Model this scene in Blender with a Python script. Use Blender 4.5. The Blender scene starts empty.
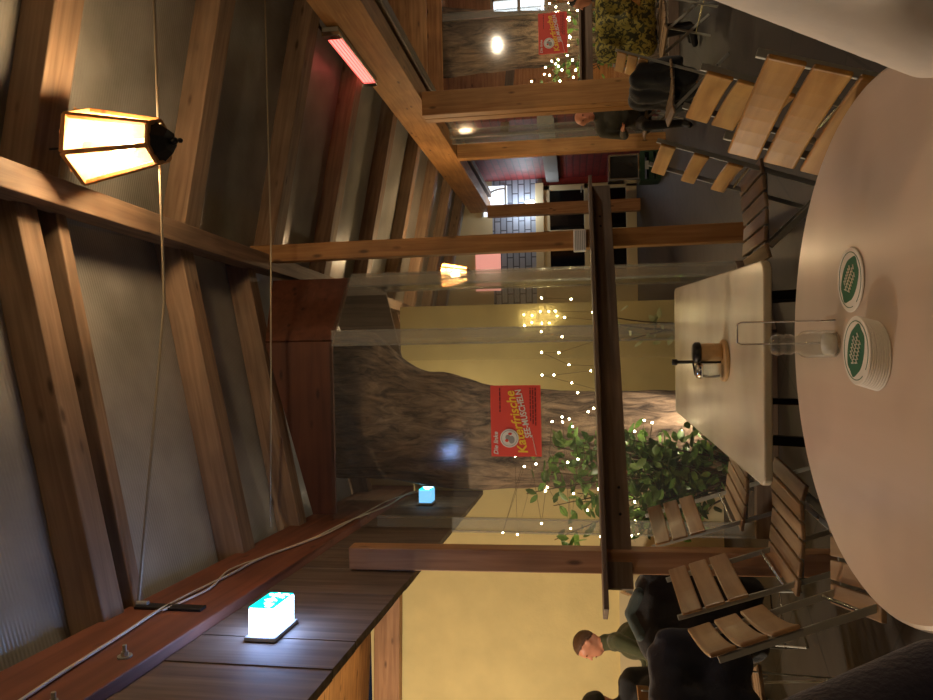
import bpy, bmesh, math, random
from mathutils import Vector, Matrix, noise
random.seed(7)
scene = bpy.context.scene
COL = scene.collection
PI = math.pi

# ------------------------------------------------------------------ helpers
def link(o): COL.objects.link(o); return o

def tag(o, label=None, cat=None, group=None, kind=None):
    if label: o['label'] = label
    if cat: o['category'] = cat
    if group: o['group'] = group
    if kind: o['kind'] = kind
    return o

def thing(name, label, cat, loc=(0, 0, 0), rz=0.0, group=None):
    o = bpy.data.objects.new(name, None); link(o)
    o.empty_display_size = .05
    o.location = loc; o.rotation_euler = (0, 0, rz)
    return tag(o, label, cat, group)

def dup(root, label, loc=None, rz=None, group=None):
    r = root.copy(); link(r)
    if loc is not None: r.location = loc
    if rz is not None: r.rotation_euler = (0, 0, rz)
    r['label'] = label
    if group: r['group'] = group
    for ch in list(root.children):
        c = ch.copy(); link(c); c.parent = r
        for g in list(ch.children):
            d = g.copy(); link(d); d.parent = c
    return r

class MB:
    """collects shapes, then links them as one mesh object"""
    def __init__(s): s.bm = bmesh.new()
    def _xf(s, vs, M): bmesh.ops.transform(s.bm, matrix=M, verts=vs)
    def box(s, c, size, rot=None):
        vs = bmesh.ops.create_cube(s.bm, size=1.0)['verts']
        M = Matrix.Translation(c) @ (rot.to_4x4() if rot else Matrix()) @ Matrix.Diagonal((*size, 1))
        s._xf(vs, M); return s
    def bar(s, a, b, w, h, up=(0, 0, 1)):
        a = Vector(a); b = Vector(b); x = (b - a); L = x.length; x = x / L
        u = Vector(up)
        if abs(x.dot(u)) > .98: u = Vector((0, 1, 0))
        y = u.cross(x).normalized(); z = x.cross(y)
        R = Matrix((x, y, z)).transposed()
        return s.box((a + b) / 2, (L, w, h), R)
    def sphere(s, c, r, seg=12, rings=8):
        vs = bmesh.ops.create_uvsphere(s.bm, u_segments=seg, v_segments=rings, radius=1)['verts']
        if not hasattr(r, '__len__'): r = (r, r, r)
        s._xf(vs, Matrix.Translation(c) @ Matrix.Diagonal((*r, 1))); return s
    def cone(s, a, b, r1, r2, seg=16, caps=True):
        a = Vector(a); b = Vector(b); d = b - a
        vs = bmesh.ops.create_cone(s.bm, cap_ends=caps, segments=seg, radius1=r1, radius2=r2, depth=d.length)['verts']
        q = d.to_track_quat('Z', 'Y').to_matrix().to_4x4()
        s._xf(vs, Matrix.Translation((a + b) / 2) @ q); return s
    def tube(s, pts, r, seg=8):
        pts = [Vector(p) for p in pts]
        n = len(pts); rings = []
        prev = None
        for i, p in enumerate(pts):
            t = (pts[min(i + 1, n - 1)] - pts[max(i - 1, 0)]).normalized()
            if prev is None:
                u = Vector((0, 0, 1)) if abs(t.z) < .9 else Vector((1, 0, 0))
                u = (u - t * u.dot(t)).normalized()
            else:
                u = (prev - t * prev.dot(t)).normalized()
            prev = u; w = t.cross(u)
            rr = r[i] if hasattr(r, '__len__') else r
            rings.append([s.bm.verts.new(p + (u * math.cos(2 * PI * k / seg) + w * math.sin(2 * PI * k / seg)) * rr) for k in range(seg)])
        for i in range(n - 1):
            for k in range(seg):
                s.bm.faces.new((rings[i][k], rings[i][(k + 1) % seg], rings[i + 1][(k + 1) % seg], rings[i + 1][k]))
        s.bm.faces.new(rings[0][::-1]); s.bm.faces.new(rings[-1]); return s
    def lathe(s, prof, seg=32, c=(0, 0, 0)):
        cx, cy, cz = c; rings = []
        for (r, z) in prof:
            if r < 1e-6: rings.append([s.bm.verts.new((cx, cy, cz + z))])
            else: rings.append([s.bm.verts.new((cx + r * math.cos(2 * PI * k / seg), cy + r * math.sin(2 * PI * k / seg), cz + z)) for k in range(seg)])
        for A, B in zip(rings, rings[1:]):
            for k in range(seg):
                k2 = (k + 1) % seg
                if len(A) == 1 and len(B) == 1: continue
                if len(A) == 1: s.bm.faces.new((A[0], B[k2], B[k]))
                elif len(B) == 1: s.bm.faces.new((A[k], A[k2], B[0]))
                else: s.bm.faces.new((A[k], A[k2], B[k2], B[k]))
        return s
    def prism(s, poly, d):
        """poly: 3-D points of one face, d: extrusion vector"""
        d = Vector(d); A = [s.bm.verts.new(Vector(p)) for p in poly]; B = [s.bm.verts.new(Vector(p) + d) for p in poly]
        n = len(A)
        s.bm.faces.new(A[::-1]); s.bm.faces.new(B)
        for i in range(n): s.bm.faces.new((A[i], A[(i + 1) % n], B[(i + 1) % n], B[i]))
        return s
    def build(s, name, mat, parent=None, bevel=0, smooth=False, bseg=2):
        bmesh.ops.recalc_face_normals(s.bm, faces=s.bm.faces)
        me = bpy.data.meshes.new(name); s.bm.to_mesh(me); s.bm.free()
        me.materials.append(mat)
        if smooth:
            for p in me.polygons: p.use_smooth = True
        o = link(bpy.data.objects.new(name, me))
        if parent: o.parent = parent
        if bevel:
            m = o.modifiers.new('Bevel', 'BEVEL'); m.width = bevel; m.segments = bseg; m.limit_method = 'ANGLE'; m.angle_limit = .6
        return o

# ------------------------------------------------------------------ materials
def newmat(name):
    m = bpy.data.materials.new(name); m.use_nodes = True
    nt = m.node_tree; b = nt.nodes['Principled BSDF']
    return m, nt, b

def srgb(r, g, b):
    f = lambda c: (c / 255 / 12.92) if c / 255 <= .04045 else ((c / 255 + .055) / 1.055) ** 2.4
    return (f(r), f(g), f(b), 1)

def plain(name, col, rough=.5, metal=0, bump=0, bscale=80, coat=0, var=.0, vscale=6):
    m, nt, b = newmat(name)
    b.inputs['Base Color'].default_value = col; b.inputs['Roughness'].default_value = rough
    b.inputs['Metallic'].default_value = metal; b.inputs['Coat Weight'].default_value = coat
    N = nt.nodes; Lk = nt.links
    tc = N.new('ShaderNodeTexCoord')
    if var:
        n = N.new('ShaderNodeTexNoise'); n.inputs['Scale'].default_value = vscale; n.inputs['Detail'].default_value = 5
        Lk.new(tc.outputs['Object'], n.inputs['Vector'])
        r = N.new('ShaderNodeValToRGB'); e = r.color_ramp.elements
        e[0].position = .3; e[1].position = .7
        e[0].color = tuple(c * (1 - var) for c in col[:3]) + (1,); e[1].color = tuple(min(1, c * (1 + var)) for c in col[:3]) + (1,)
        Lk.new(n.outputs['Fac'], r.inputs['Fac']); Lk.new(r.outputs['Color'], b.inputs['Base Color'])
    if bump:
        n2 = N.new('ShaderNodeTexNoise'); n2.inputs['Scale'].default_value = bscale; n2.inputs['Detail'].default_value = 6
        Lk.new(tc.outputs['Object'], n2.inputs['Vector'])
        bp = N.new('ShaderNodeBump'); bp.inputs['Strength'].default_value = bump; bp.inputs['Distance'].default_value = .01
        Lk.new(n2.outputs['Fac'], bp.inputs['Height']); Lk.new(bp.outputs['Normal'], b.inputs['Normal'])
    return m

def wood(name, c1, c2, rough=.55, axis=0, grain=1.0, knots=True, coat=0, bump=.25):
    """timber whose grain runs along one local axis"""
    m, nt, b = newmat(name); N = nt.nodes; Lk = nt.links
    tc = N.new('ShaderNodeTexCoord'); oi = N.new('ShaderNodeObjectInfo')
    sc = [22 * grain] * 3; sc[axis] = 1.3 * grain
    off = N.new('ShaderNodeVectorMath'); off.operation = 'ADD'
    mul = N.new('ShaderNodeMath'); mul.operation = 'MULTIPLY'; mul.inputs[1].default_value = 37
    Lk.new(oi.outputs['Random'], mul.inputs[0])
    Lk.new(tc.outputs['Object'], off.inputs[0]); Lk.new(mul.outputs[0], off.inputs[1])
    mp = N.new('ShaderNodeMapping'); mp.inputs['Scale'].default_value = sc
    Lk.new(off.outputs[0], mp.inputs['Vector'])
    n = N.new('ShaderNodeTexNoise'); n.inputs['Scale'].default_value = 1.4; n.inputs['Detail'].default_value = 8; n.inputs['Distortion'].default_value = .6
    Lk.new(mp.outputs[0], n.inputs['Vector'])
    r = N.new('ShaderNodeValToRGB'); e = r.color_ramp.elements
    e[0].position = .3; e[0].color = c2; e[1].position = .68; e[1].color = c1
    Lk.new(n.outputs['Fac'], r.inputs['Fac'])
    last = r.outputs['Color']
    # broad blotches
    n3 = N.new('ShaderNodeTexNoise'); n3.inputs['Scale'].default_value = 3; Lk.new(off.outputs[0], n3.inputs['Vector'])
    mx = N.new('ShaderNodeMix'); mx.data_type = 'RGBA'; mx.blend_type = 'MULTIPLY'; mx.inputs['Factor'].default_value = .45
    Lk.new(last, mx.inputs['A']); Lk.new(n3.outputs['Color'], mx.inputs['B'])
    hs = N.new('ShaderNodeValToRGB'); hs.color_ramp.elements[0].color = (.45, .45, .45, 1); hs.color_ramp.elements[1].color = (1, 1, 1, 1)
    hs.color_ramp.elements[0].position = .3; hs.color_ramp.elements[1].position = .6
    Lk.new(n3.outputs['Fac'], hs.inputs['Fac']); Lk.new(hs.outputs['Color'], mx.inputs['B']); last = mx.outputs['Result']
    if knots:
        ks = [9.0] * 3; ks[axis] = 3.2
        mk = N.new('ShaderNodeMapping'); mk.inputs['Scale'].default_value = ks; Lk.new(off.outputs[0], mk.inputs['Vector'])
        v = N.new('ShaderNodeTexVoronoi'); v.inputs['Scale'].default_value = 1; Lk.new(mk.outputs[0], v.inputs['Vector'])
        kr = N.new('ShaderNodeValToRGB'); kr.color_ramp.elements[0].position = .06; kr.color_ramp.elements[1].position = .16
        kr.color_ramp.elements[0].color = (.16, .12, .1, 1); kr.color_ramp.elements[1].color = (1, 1, 1, 1)
        Lk.new(v.outputs['Distance'], kr.inputs['Fac'])
        m2 = N.new('ShaderNodeMix'); m2.data_type = 'RGBA'; m2.blend_type = 'MULTIPLY'; m2.inputs['Factor'].default_value = .8
        Lk.new(last, m2.inputs['A']); Lk.new(kr.outputs['Color'], m2.inputs['B']); last = m2.outputs['Result']
    Lk.new(last, b.inputs['Base Color'])
    b.inputs['Roughness'].default_value = rough; b.inputs['Coat Weight'].default_value = coat; b.inputs['Coat Roughness'].default_value = .2
    bp = N.new('ShaderNodeBump'); bp.inputs['Strength'].default_value = bump; bp.inputs['Distance'].default_value = .004
    Lk.new(n.outputs['Fac'], bp.inputs['Height']); Lk.new(bp.outputs['Normal'], b.inputs['Normal'])
    return m

def emit(name, col, strength, base=(.8, .8, .8, 1)):
    m, nt, b = newmat(name)
    b.inputs['Base Color'].default_value = base
    b.inputs['Emission Color'].default_value = col; b.inputs['Emission Strength'].default_value = strength
    return m

def clearsheet(name, tint=(.95, .95, .93, 1), haze=.035, refl=1.0, rough=.04):
    """thin clear plastic: see-through, mirror-like at grazing angles, a little milky"""
    m = bpy.data.materials.new(name); m.use_nodes = True; nt = m.node_tree; N = nt.nodes; Lk = nt.links
    N.remove(N['Principled BSDF']); out = N['Material Output']
    t = N.new('ShaderNodeBsdfTransparent'); t.inputs[0].default_value = tint
    g = N.new('ShaderNodeBsdfGlossy'); g.inputs['Roughness'].default_value = rough; g.inputs[0].default_value = (refl, refl, refl, 1)
    d = N.new('ShaderNodeBsdfDiffuse'); d.inputs[0].default_value = (.75, .74, .7, 1)
    fr = N.new('ShaderNodeFresnel'); ge = N.new('ShaderNodeNewGeometry'); mr = N.new('ShaderNodeMapRange')
    mr.inputs['To Min'].default_value = 1.45; mr.inputs['To Max'].default_value = 1 / 1.45   # same reflection on both faces of the thin sheet
    Lk.new(ge.outputs['Backfacing'], mr.inputs['Value']); Lk.new(mr.outputs[0], fr.inputs[0])
    tc = N.new('ShaderNodeTexCoord'); n = N.new('ShaderNodeTexNoise'); n.inputs['Scale'].default_value = 3; Lk.new(tc.outputs['Object'], n.inputs['Vector'])
    bp = N.new('ShaderNodeBump'); bp.inputs['Strength'].default_value = .06; Lk.new(n.outputs['Fac'], bp.inputs['Height'])
    Lk.new(bp.outputs[0], g.inputs['Normal'])
    m1 = N.new('ShaderNodeMixShader'); m1.inputs[0].default_value = haze; Lk.new(t.outputs[0], m1.inputs[1]); Lk.new(d.outputs[0], m1.inputs[2])
    m2 = N.new('ShaderNodeMixShader'); Lk.new(fr.outputs[0], m2.inputs[0]); Lk.new(m1.outputs[0], m2.inputs[1]); Lk.new(g.outputs[0], m2.inputs[2])
    Lk.new(m2.outputs[0], out.inputs['Surface']); return m

M = {}
M['timber'] = wood('timber', srgb(184, 136, 80), srgb(150, 102, 54), .6)
M['timber_upright'] = wood('timber_upright', srgb(184, 136, 80), srgb(150, 102, 54), .6, axis=2)
M['timber_red'] = wood('timber_red', srgb(182, 138, 98), srgb(146, 104, 70), .6)
M['rafter'] = wood('rafter', srgb(150, 124, 100), srgb(116, 92, 72), .7)
M['oldboards'] = wood('oldboards', srgb(126, 108, 94), srgb(84, 70, 60), .7, axis=2, grain=.8, knots=False)
M['header_red'] = wood('header_red', srgb(104, 62, 42), srgb(80, 44, 28), .65, grain=.6)
M['redboard'] = wood('redboard', srgb(136, 82, 60), srgb(106, 60, 42), .65, grain=.6)
M['ledge'] = wood('ledge', srgb(132, 112, 94), srgb(94, 76, 62), .6, knots=False)
M['pineboard'] = wood('pineboard', srgb(214, 156, 92), srgb(170, 112, 56), .55)
M['slat_gold'] = wood('slat_gold', srgb(205, 158, 88), srgb(160, 110, 48), .4, axis=1, grain=.7, knots=False, coat=.3)
M['slat_tan'] = wood('slat_tan', srgb(180, 144, 100), srgb(146, 106, 66), .42, axis=1, grain=.7, knots=False, coat=.25)
M['slat_old'] = wood('slat_old', srgb(168, 140, 108), srgb(124, 98, 72), .5, axis=1, grain=.7, knots=False)
M['table'] = wood('table', srgb(226, 208, 192), srgb(214, 194, 176), .3, axis=1, grain=.25, knots=False, coat=.35, bump=.02)
M['table2'] = wood('table2', srgb(226, 218, 194), srgb(216, 206, 180), .26, axis=1, grain=.3, knots=False, coat=.4, bump=.02)
M['steel'] = plain('steel', srgb(165, 165, 156), .45, .35, bump=.1)
M['darksteel'] = plain('darksteel', srgb(48, 46, 44), .45, .7)
M['chrome'] = plain('chrome', srgb(210, 210, 208), .15, 1)
M['black'] = plain('black', srgb(20, 19, 19), .5)
M['cable'] = plain('cable', srgb(205, 196, 180), .5)
M['wirecable'] = plain('wirecable', srgb(170, 160, 140), .35, .7)
M['yellow'] = plain('yellow', srgb(222, 204, 144), .85, bump=.35, bscale=30, var=.06, vscale=4)
M['floor'] = None
M['white'] = plain('white', srgb(228, 226, 220), .5)
M['cream'] = plain('cream', srgb(205, 190, 150), .6)
M['red'] = plain('red', srgb(120, 28, 26), .55, bump=.2)
M['greywall'] = plain('greywall', srgb(150, 150, 148), .6)
M['blackglass'] = plain('blackglass', srgb(8, 9, 12), .08)
M['cork'] = plain('cork', srgb(196, 160, 112), .6, var=.1, vscale=40)
M['card'] = plain('card', srgb(236, 232, 222), .65)
M['green_ink'] = plain('green_ink', srgb(40, 104, 74), .6)
M['skin'] = plain('skin', srgb(205, 140, 110), .5, var=.05)
M['hair'] = plain('hair', srgb(84, 56, 34), .6, bump=.6, bscale=120)
M['blackhair'] = plain('blackhair', srgb(18, 15, 14), .5, bump=.6, bscale=120)
M['soil'] = plain('soil', srgb(58, 46, 36), .9, bump=.8, bscale=30, var=.3, vscale=20)
M['eye'] = plain('eye', srgb(20, 16, 14), .2)
M['pvc'] = clearsheet('pvc', (.97, .97, .95, 1), .035, .55, .1)
M['pvc_edge'] = clearsheet('pvc_edge', (.88, .88, .86, 1), .2, 1.0, .12)
M['lamp_bulb'] = emit('lamp_bulb', (1, .8, .55, 1), 60)
M['exit_white'] = emit('exit_white', (.32, .5, 1, 1), 14)
M['exit_green'] = emit('exit_green', (.0, .42, .36, 1), 2.2, (.0, .4, .3, 1))
M['exit_blue'] = emit('exit_blue', (.12, .42, .75, 1), 1.0)
M['fairy'] = emit('fairy', (1, .82, .46, 1), 55)
M['heater_red'] = emit('heater_red', (1, .10, .09, 1), 2.2)

def fabric(name, col, var=.15, rough=.85, scale=200):
    m = plain(name, col, rough, bump=.4, bscale=scale, var=var, vscale=14)
    m.node_tree.nodes['Principled BSDF'].inputs['Sheen Weight'].default_value = .2
    return m
M['green_knit'] = fabric('green_knit', srgb(66, 70, 42))
M['black_cloth'] = fabric('black_cloth', srgb(22, 22, 25))
M['navy_cloth'] = fabric('navy_cloth', srgb(24, 28, 44))
M['navy_near'] = fabric('navy_near', srgb(24, 24, 46), scale=120)
M['jeans'] = fabric('jeans', srgb(36, 42, 58))
M['white_cloth'] = plain('white_cloth', srgb(230, 222, 212), .8, bump=.9, bscale=6, var=.03)
M['olive_cloth'] = fabric('olive_cloth', srgb(52, 50, 38))
M['teal_cloth'] = fabric('teal_cloth', srgb(52, 66, 66))

def camo():
    m, nt, b = newmat('yellow_pattern'); N = nt.nodes; Lk = nt.links
    tc = N.new('ShaderNodeTexCoord'); n = N.new('ShaderNodeTexNoise'); n.inputs['Scale'].default_value = 26; n.inputs['Detail'].default_value = 3; n.inputs['Distortion'].default_value = 1
    Lk.new(tc.outputs['Object'], n.inputs['Vector']); r = N.new('ShaderNodeValToRGB'); e = r.color_ramp.elements
    e[0].position = .46; e[0].color = srgb(60, 58, 30); e[1].position = .52; e[1].color = srgb(150, 138, 60)
    Lk.new(n.outputs['Fac'], r.inputs['Fac']); Lk.new(r.outputs['Color'], b.inputs['Base Color']); b.inputs['Roughness'].default_value = .8
    return m
M['camo'] = camo()

def floor_mat():
    m, nt, b = newmat('floor_tiles'); N = nt.nodes; Lk = nt.links
    tc = N.new('ShaderNodeTexCoord'); mp = N.new('ShaderNodeMapping'); mp.inputs['Rotation'].default_value = (0, 0, .6)
    Lk.new(tc.outputs['Object'], mp.inputs['Vector'])
    br = N.new('ShaderNodeTexBrick'); br.offset = 0; br.inputs['Scale'].default_value = 1; br.inputs['Brick Width'].default_value = .9; br.inputs['Row Height'].default_value = .9
    br.inputs['Mortar Size'].default_value = .008; br.inputs['Color1'].default_value = srgb(58, 51, 45); br.inputs['Color2'].default_value = srgb(51, 46, 42); br.inputs['Mortar'].default_value = srgb(30, 27, 24)
    Lk.new(mp.outputs[0], br.inputs['Vector'])
    n = N.new('ShaderNodeTexNoise'); n.inputs['Scale'].default_value = 5; n.inputs['Detail'].default_value = 8; Lk.new(tc.outputs['Object'], n.inputs['Vector'])
    r = N.new('ShaderNodeValToRGB'); r.color_ramp.elements[0].color = (.5, .5, .5, 1); r.color_ramp.elements[0].position = .3; r.color_ramp.elements[1].position = .7
    Lk.new(n.outputs['Fac'], r.inputs['Fac'])
    mx = N.new('ShaderNodeMix'); mx.data_type = 'RGBA'; mx.blend_type = 'MULTIPLY'; mx.inputs['Factor'].default_value = .7
    Lk.new(br.outputs['Color'], mx.inputs['A']); Lk.new(r.outputs['Color'], mx.inputs['B']); Lk.new(mx.outputs['Result'], b.inputs['Base Color'])
    b.inputs['Roughness'].default_value = .6
    bp = N.new('ShaderNodeBump'); bp.inputs['Strength'].default_value = .2; bp.inputs['Distance'].default_value = .01
    Lk.new(n.outputs['Fac'], bp.inputs['Height']); Lk.new(bp.outputs[0], b.inputs['Normal'])
    return m
M['floor'] = floor_mat()

def brick_mat(name, c1, c2, mo, axis='XZ'):
    m, nt, b = newmat(name); N = nt.nodes; Lk = nt.links
    tc = N.new('ShaderNodeTexCoord'); mp = N.new('ShaderNodeMapping')
    mp.inputs['Rotation'].default_value = (PI / 2, 0, 0) if axis == 'XZ' else (PI / 2, 0, PI / 2)
    sp = N.new('ShaderNodeSeparateXYZ'); cb = N.new('ShaderNodeCombineXYZ'); Lk.new(tc.outputs['Object'], sp.inputs[0])
    Lk.new(sp.outputs['X' if axis == 'XZ' else 'Y'], cb.inputs['X']); Lk.new(sp.outputs['Z'], cb.inputs['Y'])
    br = N.new('ShaderNodeTexBrick'); br.inputs['Scale'].default_value = 1; br.inputs['Brick Width'].default_value = .36; br.inputs['Row Height'].default_value = .12
    br.inputs['Mortar Size'].default_value = .012; br.inputs['Color1'].default_value = c1; br.inputs['Color2'].default_value = c2; br.inputs['Mortar'].default_value = mo
    Lk.new(cb.outputs[0], br.inputs['Vector']); Lk.new(br.outputs['Color'], b.inputs['Base Color']); b.inputs['Roughness'].default_value = .6
    bp = N.new('ShaderNodeBump'); bp.inputs['Strength'].default_value = .4; bp.inputs['Distance'].default_value = .01; bp.invert = True
    Lk.new(br.outputs['Fac'], bp.inputs['Height']); Lk.new(bp.outputs[0], b.inputs['Normal'])
    return m
M['brick_grey'] = brick_mat('brick_grey', srgb(150, 156, 170), srgb(130, 138, 152), srgb(70, 74, 84))
M['brick_red'] = brick_mat('brick_red', srgb(122, 32, 30), srgb(108, 26, 26), srgb(80, 20, 20), 'YZ')

def roof_sheet():
    """ribbed twin-wall plastic roof sheet, ribs running from ridge to eave"""
    m, nt, b = newmat('roof_sheet'); N = nt.nodes; Lk = nt.links
    tc = N.new('ShaderNodeTexCoord'); sp = N.new('ShaderNodeSeparateXYZ'); Lk.new(tc.outputs['Object'], sp.inputs[0])
    mu = N.new('ShaderNodeMath'); mu.operation = 'MULTIPLY'; mu.inputs[1].default_value = 2 * PI / .018; Lk.new(sp.outputs['Y'], mu.inputs[0])
    si = N.new('ShaderNodeMath'); si.operation = 'SINE'; Lk.new(mu.outputs[0], si.inputs[0])
    bp = N.new('ShaderNodeBump'); bp.inputs['Strength'].default_value = .2; bp.inputs['Distance'].default_value = .003; Lk.new(si.outputs[0], bp.inputs['Height'])
    n = N.new('ShaderNodeTexNoise'); n.inputs['Scale'].default_value = 2.2; n.inputs['Detail'].default_value = 8; Lk.new(tc.outputs['Object'], n.inputs['Vector'])
    r = N.new('ShaderNodeValToRGB'); e = r.color_ramp.elements; e[0].position = .3; e[1].position = .7
    e[0].color = srgb(112, 110, 104); e[1].color = srgb(158, 155, 149)
    Lk.new(n.outputs['Fac'], r.inputs['Fac']); Lk.new(r.outputs['Color'], b.inputs['Base Color'])
    Lk.new(bp.outputs[0], b.inputs['Normal']); b.inputs['Roughness'].default_value = .3
    return m
M['roof'] = roof_sheet()

def bark_mat():
    m, nt, b = newmat('bark'); N = nt.nodes; Lk = nt.links
    tc = N.new('ShaderNodeTexCoord'); mp = N.new('ShaderNodeMapping'); mp.inputs['Scale'].default_value = (9, 9, 2.2); Lk.new(tc.outputs['Object'], mp.inputs['Vector'])
    n = N.new('ShaderNodeTexNoise'); n.inputs['Scale'].default_value = 1.6; n.inputs['Detail'].default_value = 12; n.inputs['Roughness'].default_value = .68; n.inputs['Distortion'].default_value = .8
    Lk.new(mp.outputs[0], n.inputs['Vector']); r = N.new('ShaderNodeValToRGB'); e = r.color_ramp.elements
    e[0].position = .36; e[0].color = srgb(52, 40, 32); e[1].position = .68; e[1].color = srgb(168, 142, 118)
    Lk.new(n.outputs['Fac'], r.inputs['Fac']); Lk.new(r.outputs['Color'], b.inputs['Base Color']); b.inputs['Roughness'].default_value = .85
    bp = N.new('ShaderNodeBump'); bp.inputs['Strength'].default_value = .9; bp.inputs['Distance'].default_value = .04; Lk.new(n.outputs['Fac'], bp.inputs['Height']); Lk.new(bp.outputs[0], b.inputs['Normal'])
    return m
M['bark'] = bark_mat()

def leaf_mat(name, c1, c2):
    m, nt, b = newmat(name); N = nt.nodes; Lk = nt.links
    tc = N.new('ShaderNodeTexCoord'); n = N.new('ShaderNodeTexNoise'); n.inputs['Scale'].default_value = 9; Lk.new(tc.outputs['Object'], n.inputs['Vector'])
    r = N.new('ShaderNodeValToRGB'); e = r.color_ramp.elements; e[0].position = .35; e[0].color = c1; e[1].position = .65; e[1].color = c2
    Lk.new(n.outputs['Fac'], r.inputs['Fac']); Lk.new(r.outputs['Color'], b.inputs['Base Color']); b.inputs['Roughness'].default_value = .35
    return m
M['leaf'] = leaf_mat('leaf', srgb(58, 92, 40), srgb(112, 148, 66))
M['leaf_lit'] = leaf_mat('leaf_lit', srgb(150, 160, 96), srgb(214, 214, 170))  # lamplight on the leaves is put into this paler green
M['stem'] = plain('stem', srgb(74, 58, 40), .8)

def lantern_panel():
    m = bpy.data.materials.new('lantern_panel'); m.use_nodes = True; nt = m.node_tree; N = nt.nodes; Lk = nt.links
    N.remove(N['Principled BSDF']); out = N['Material Output']
    a = N.new('ShaderNodeBsdfTransparent'); a.inputs[0].default_value = (1, .86, .62, 1)
    t = N.new('ShaderNodeBsdfTranslucent'); t.inputs[0].default_value = (1, .6, .28, 1)
    mx = N.new('ShaderNodeMixShader'); mx.inputs[0].default_value = .16; Lk.new(a.outputs[0], mx.inputs[1]); Lk.new(t.outputs[0], mx.inputs[2]); Lk.new(mx.outputs[0], out.inputs['Surface'])
    return m
M['panel'] = lantern_panel()

M['glass'] = clearsheet('glass', (.86, .88, .87, 1), .10, 1.0, .02)

# timber as its own object with its length along local X
def timber(name, a, b, w, h, mat, label, cat, group=None, up=(0, 0, 1), bevel=.006, parent=None, kind=None):
    a = Vector(a); b = Vector(b); x = b - a; L = x.length; x.normalize()
    u = Vector(up)
    if abs(x.dot(u)) > .98: u = Vector((0, 1, 0))
    y = u.cross(x).normalized(); z = x.cross(y)
    mb = MB(); mb.box((0, 0, 0), (L, w, h))
    o = mb.build(name, mat, parent, bevel)
    Mx = Matrix((x, y, z)).transposed().to_4x4(); Mx.translation = (a + b) / 2
    o.matrix_world = Mx
    return tag(o, label, cat, group, kind) if label else o

# ------------------------------------------------------------------ camera
cd = bpy.data.cameras.new('camera'); cam = link(bpy.data.objects.new('camera', cd))
D = Vector((-.019, .148, -.989)); R = Vector((1., .017, -.017)); F = Vector((-.014, .989, .149))
F.normalize(); R = (R - F * R.dot(F)).normalized(); D = F.cross(R).normalized()
mw = Matrix((D, R, -F)).transposed().to_4x4(); mw.translation = (0, 0, 1.28)
cam.matrix_world = mw
cd.sensor_width = 36; cd.lens = 36 * 700 / 933; cd.clip_start = .02; cd.clip_end = 100
scene.camera = cam

# left wall line and roof planes
def XL(y): return -.965 - .066 * y
RX, RZ = .62, 3.60            # ridge underside
def ridge_x(y): return .72 - .05 * (y - 2.6) * .8
def roof_l(x): return RZ + .27 * (x - RX)
def roof_r(x): return RZ - .20 * (x - RX)

# ------------------------------------------------------------------ setting
def struct(o): o['kind'] = 'structure'; return o
fl = MB().box((-.5, 6, -.05), (15, 20, .1)).build('floor', M['floor']); struct(fl)

TH = .16  # rafter height
# roof sheets lie on top of the rafters
cl = MB().prism([(RX, -3.5, RZ + TH), (XL(5) - .35, -3.5, roof_l(XL(5) - .35) + TH), (XL(5) - .35, 15, roof_l(XL(5) - .35) + TH), (RX, 15, RZ + TH)], (0, 0, .02)).build('ceiling_left', M['roof']); struct(cl)
cr = MB().prism([(RX, -3.5, RZ + TH), (RX, 15, RZ + TH), (2.95, 15, roof_r(2.95) + TH), (2.95, -3.5, roof_r(2.95) + TH)], (0, 0, .02)).build('ceiling_right', M['roof']); struct(cr)

# left wall: weathered upright boards below a red-brown wall plate
w = MB()
y = .2
while y < 6.7:
    wd = random.uniform(.2, .3); y2 = min(y + wd, 6.75)
    a = (XL(y), y + .002, 2.11); b = (XL(y2), y2 - .002, 2.11)
    d = random.uniform(0, .006)
    w.prism([(a[0] - d, a[1], a[2]), (b[0] - d, b[1], b[2]), (b[0] - d, b[1], 2.735), (a[0] - d, a[1], 2.735)], (-.035, 0, 0)); y = y2
struct(w.build('wall_left', M['oldboards']))
timber('wall_plate', (XL(.2) - .02, .2, 2.94), (XL(6.75) - .02, 6.75, 2.97), .12, .42, M['redboard'], 'red-brown timber wall plate carrying a white cable and two bolts, over the exit light', 'beam', kind='thing')

# annex behind the left wall
struct(MB().box((-3.6, 6.45, 1.6), (4.9, .2, 3.2)).build('wall_rear_left', M['yellow']))
struct(MB().box((-6.1, 3.4, 1.6), (.2, 6.0, 3.2)).build('wall_annex_side', M['yellow']))
ca = MB().prism([(XL(3) - .18, .2, 3.18), (-6.2, .2, 3.5), (-6.2, 6.6, 3.5), (XL(3) - .4, 6.6, 3.18)], (0, 0, .06)).build('ceiling_annex', M['pineboard']); struct(ca)
timber('wall_head_beam', (-6.0, 6.29, 3.10), (-1.4, 6.29, 2.98), .12, .24, M['timber_red'], 'reddish timber beam along the top of the yellow wall behind the seated man', 'beam', kind='thing')
struct(MB().box((-3.6, 6.335, .45), (4.8, .03, .9)).build('trim_1', M['cream']))

# yellow wall behind the tree, right of it the passage to the doors
struct(MB().box((-.9, 8.65, 1.7), (2.66, .2, 3.4)).build('wall_rear_center', M['yellow']))
struct(MB().box((-2.2, 7.6, 1.7), (.2, 2.1, 3.4)).build('wall_recess_side', M['yellow']))

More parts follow.
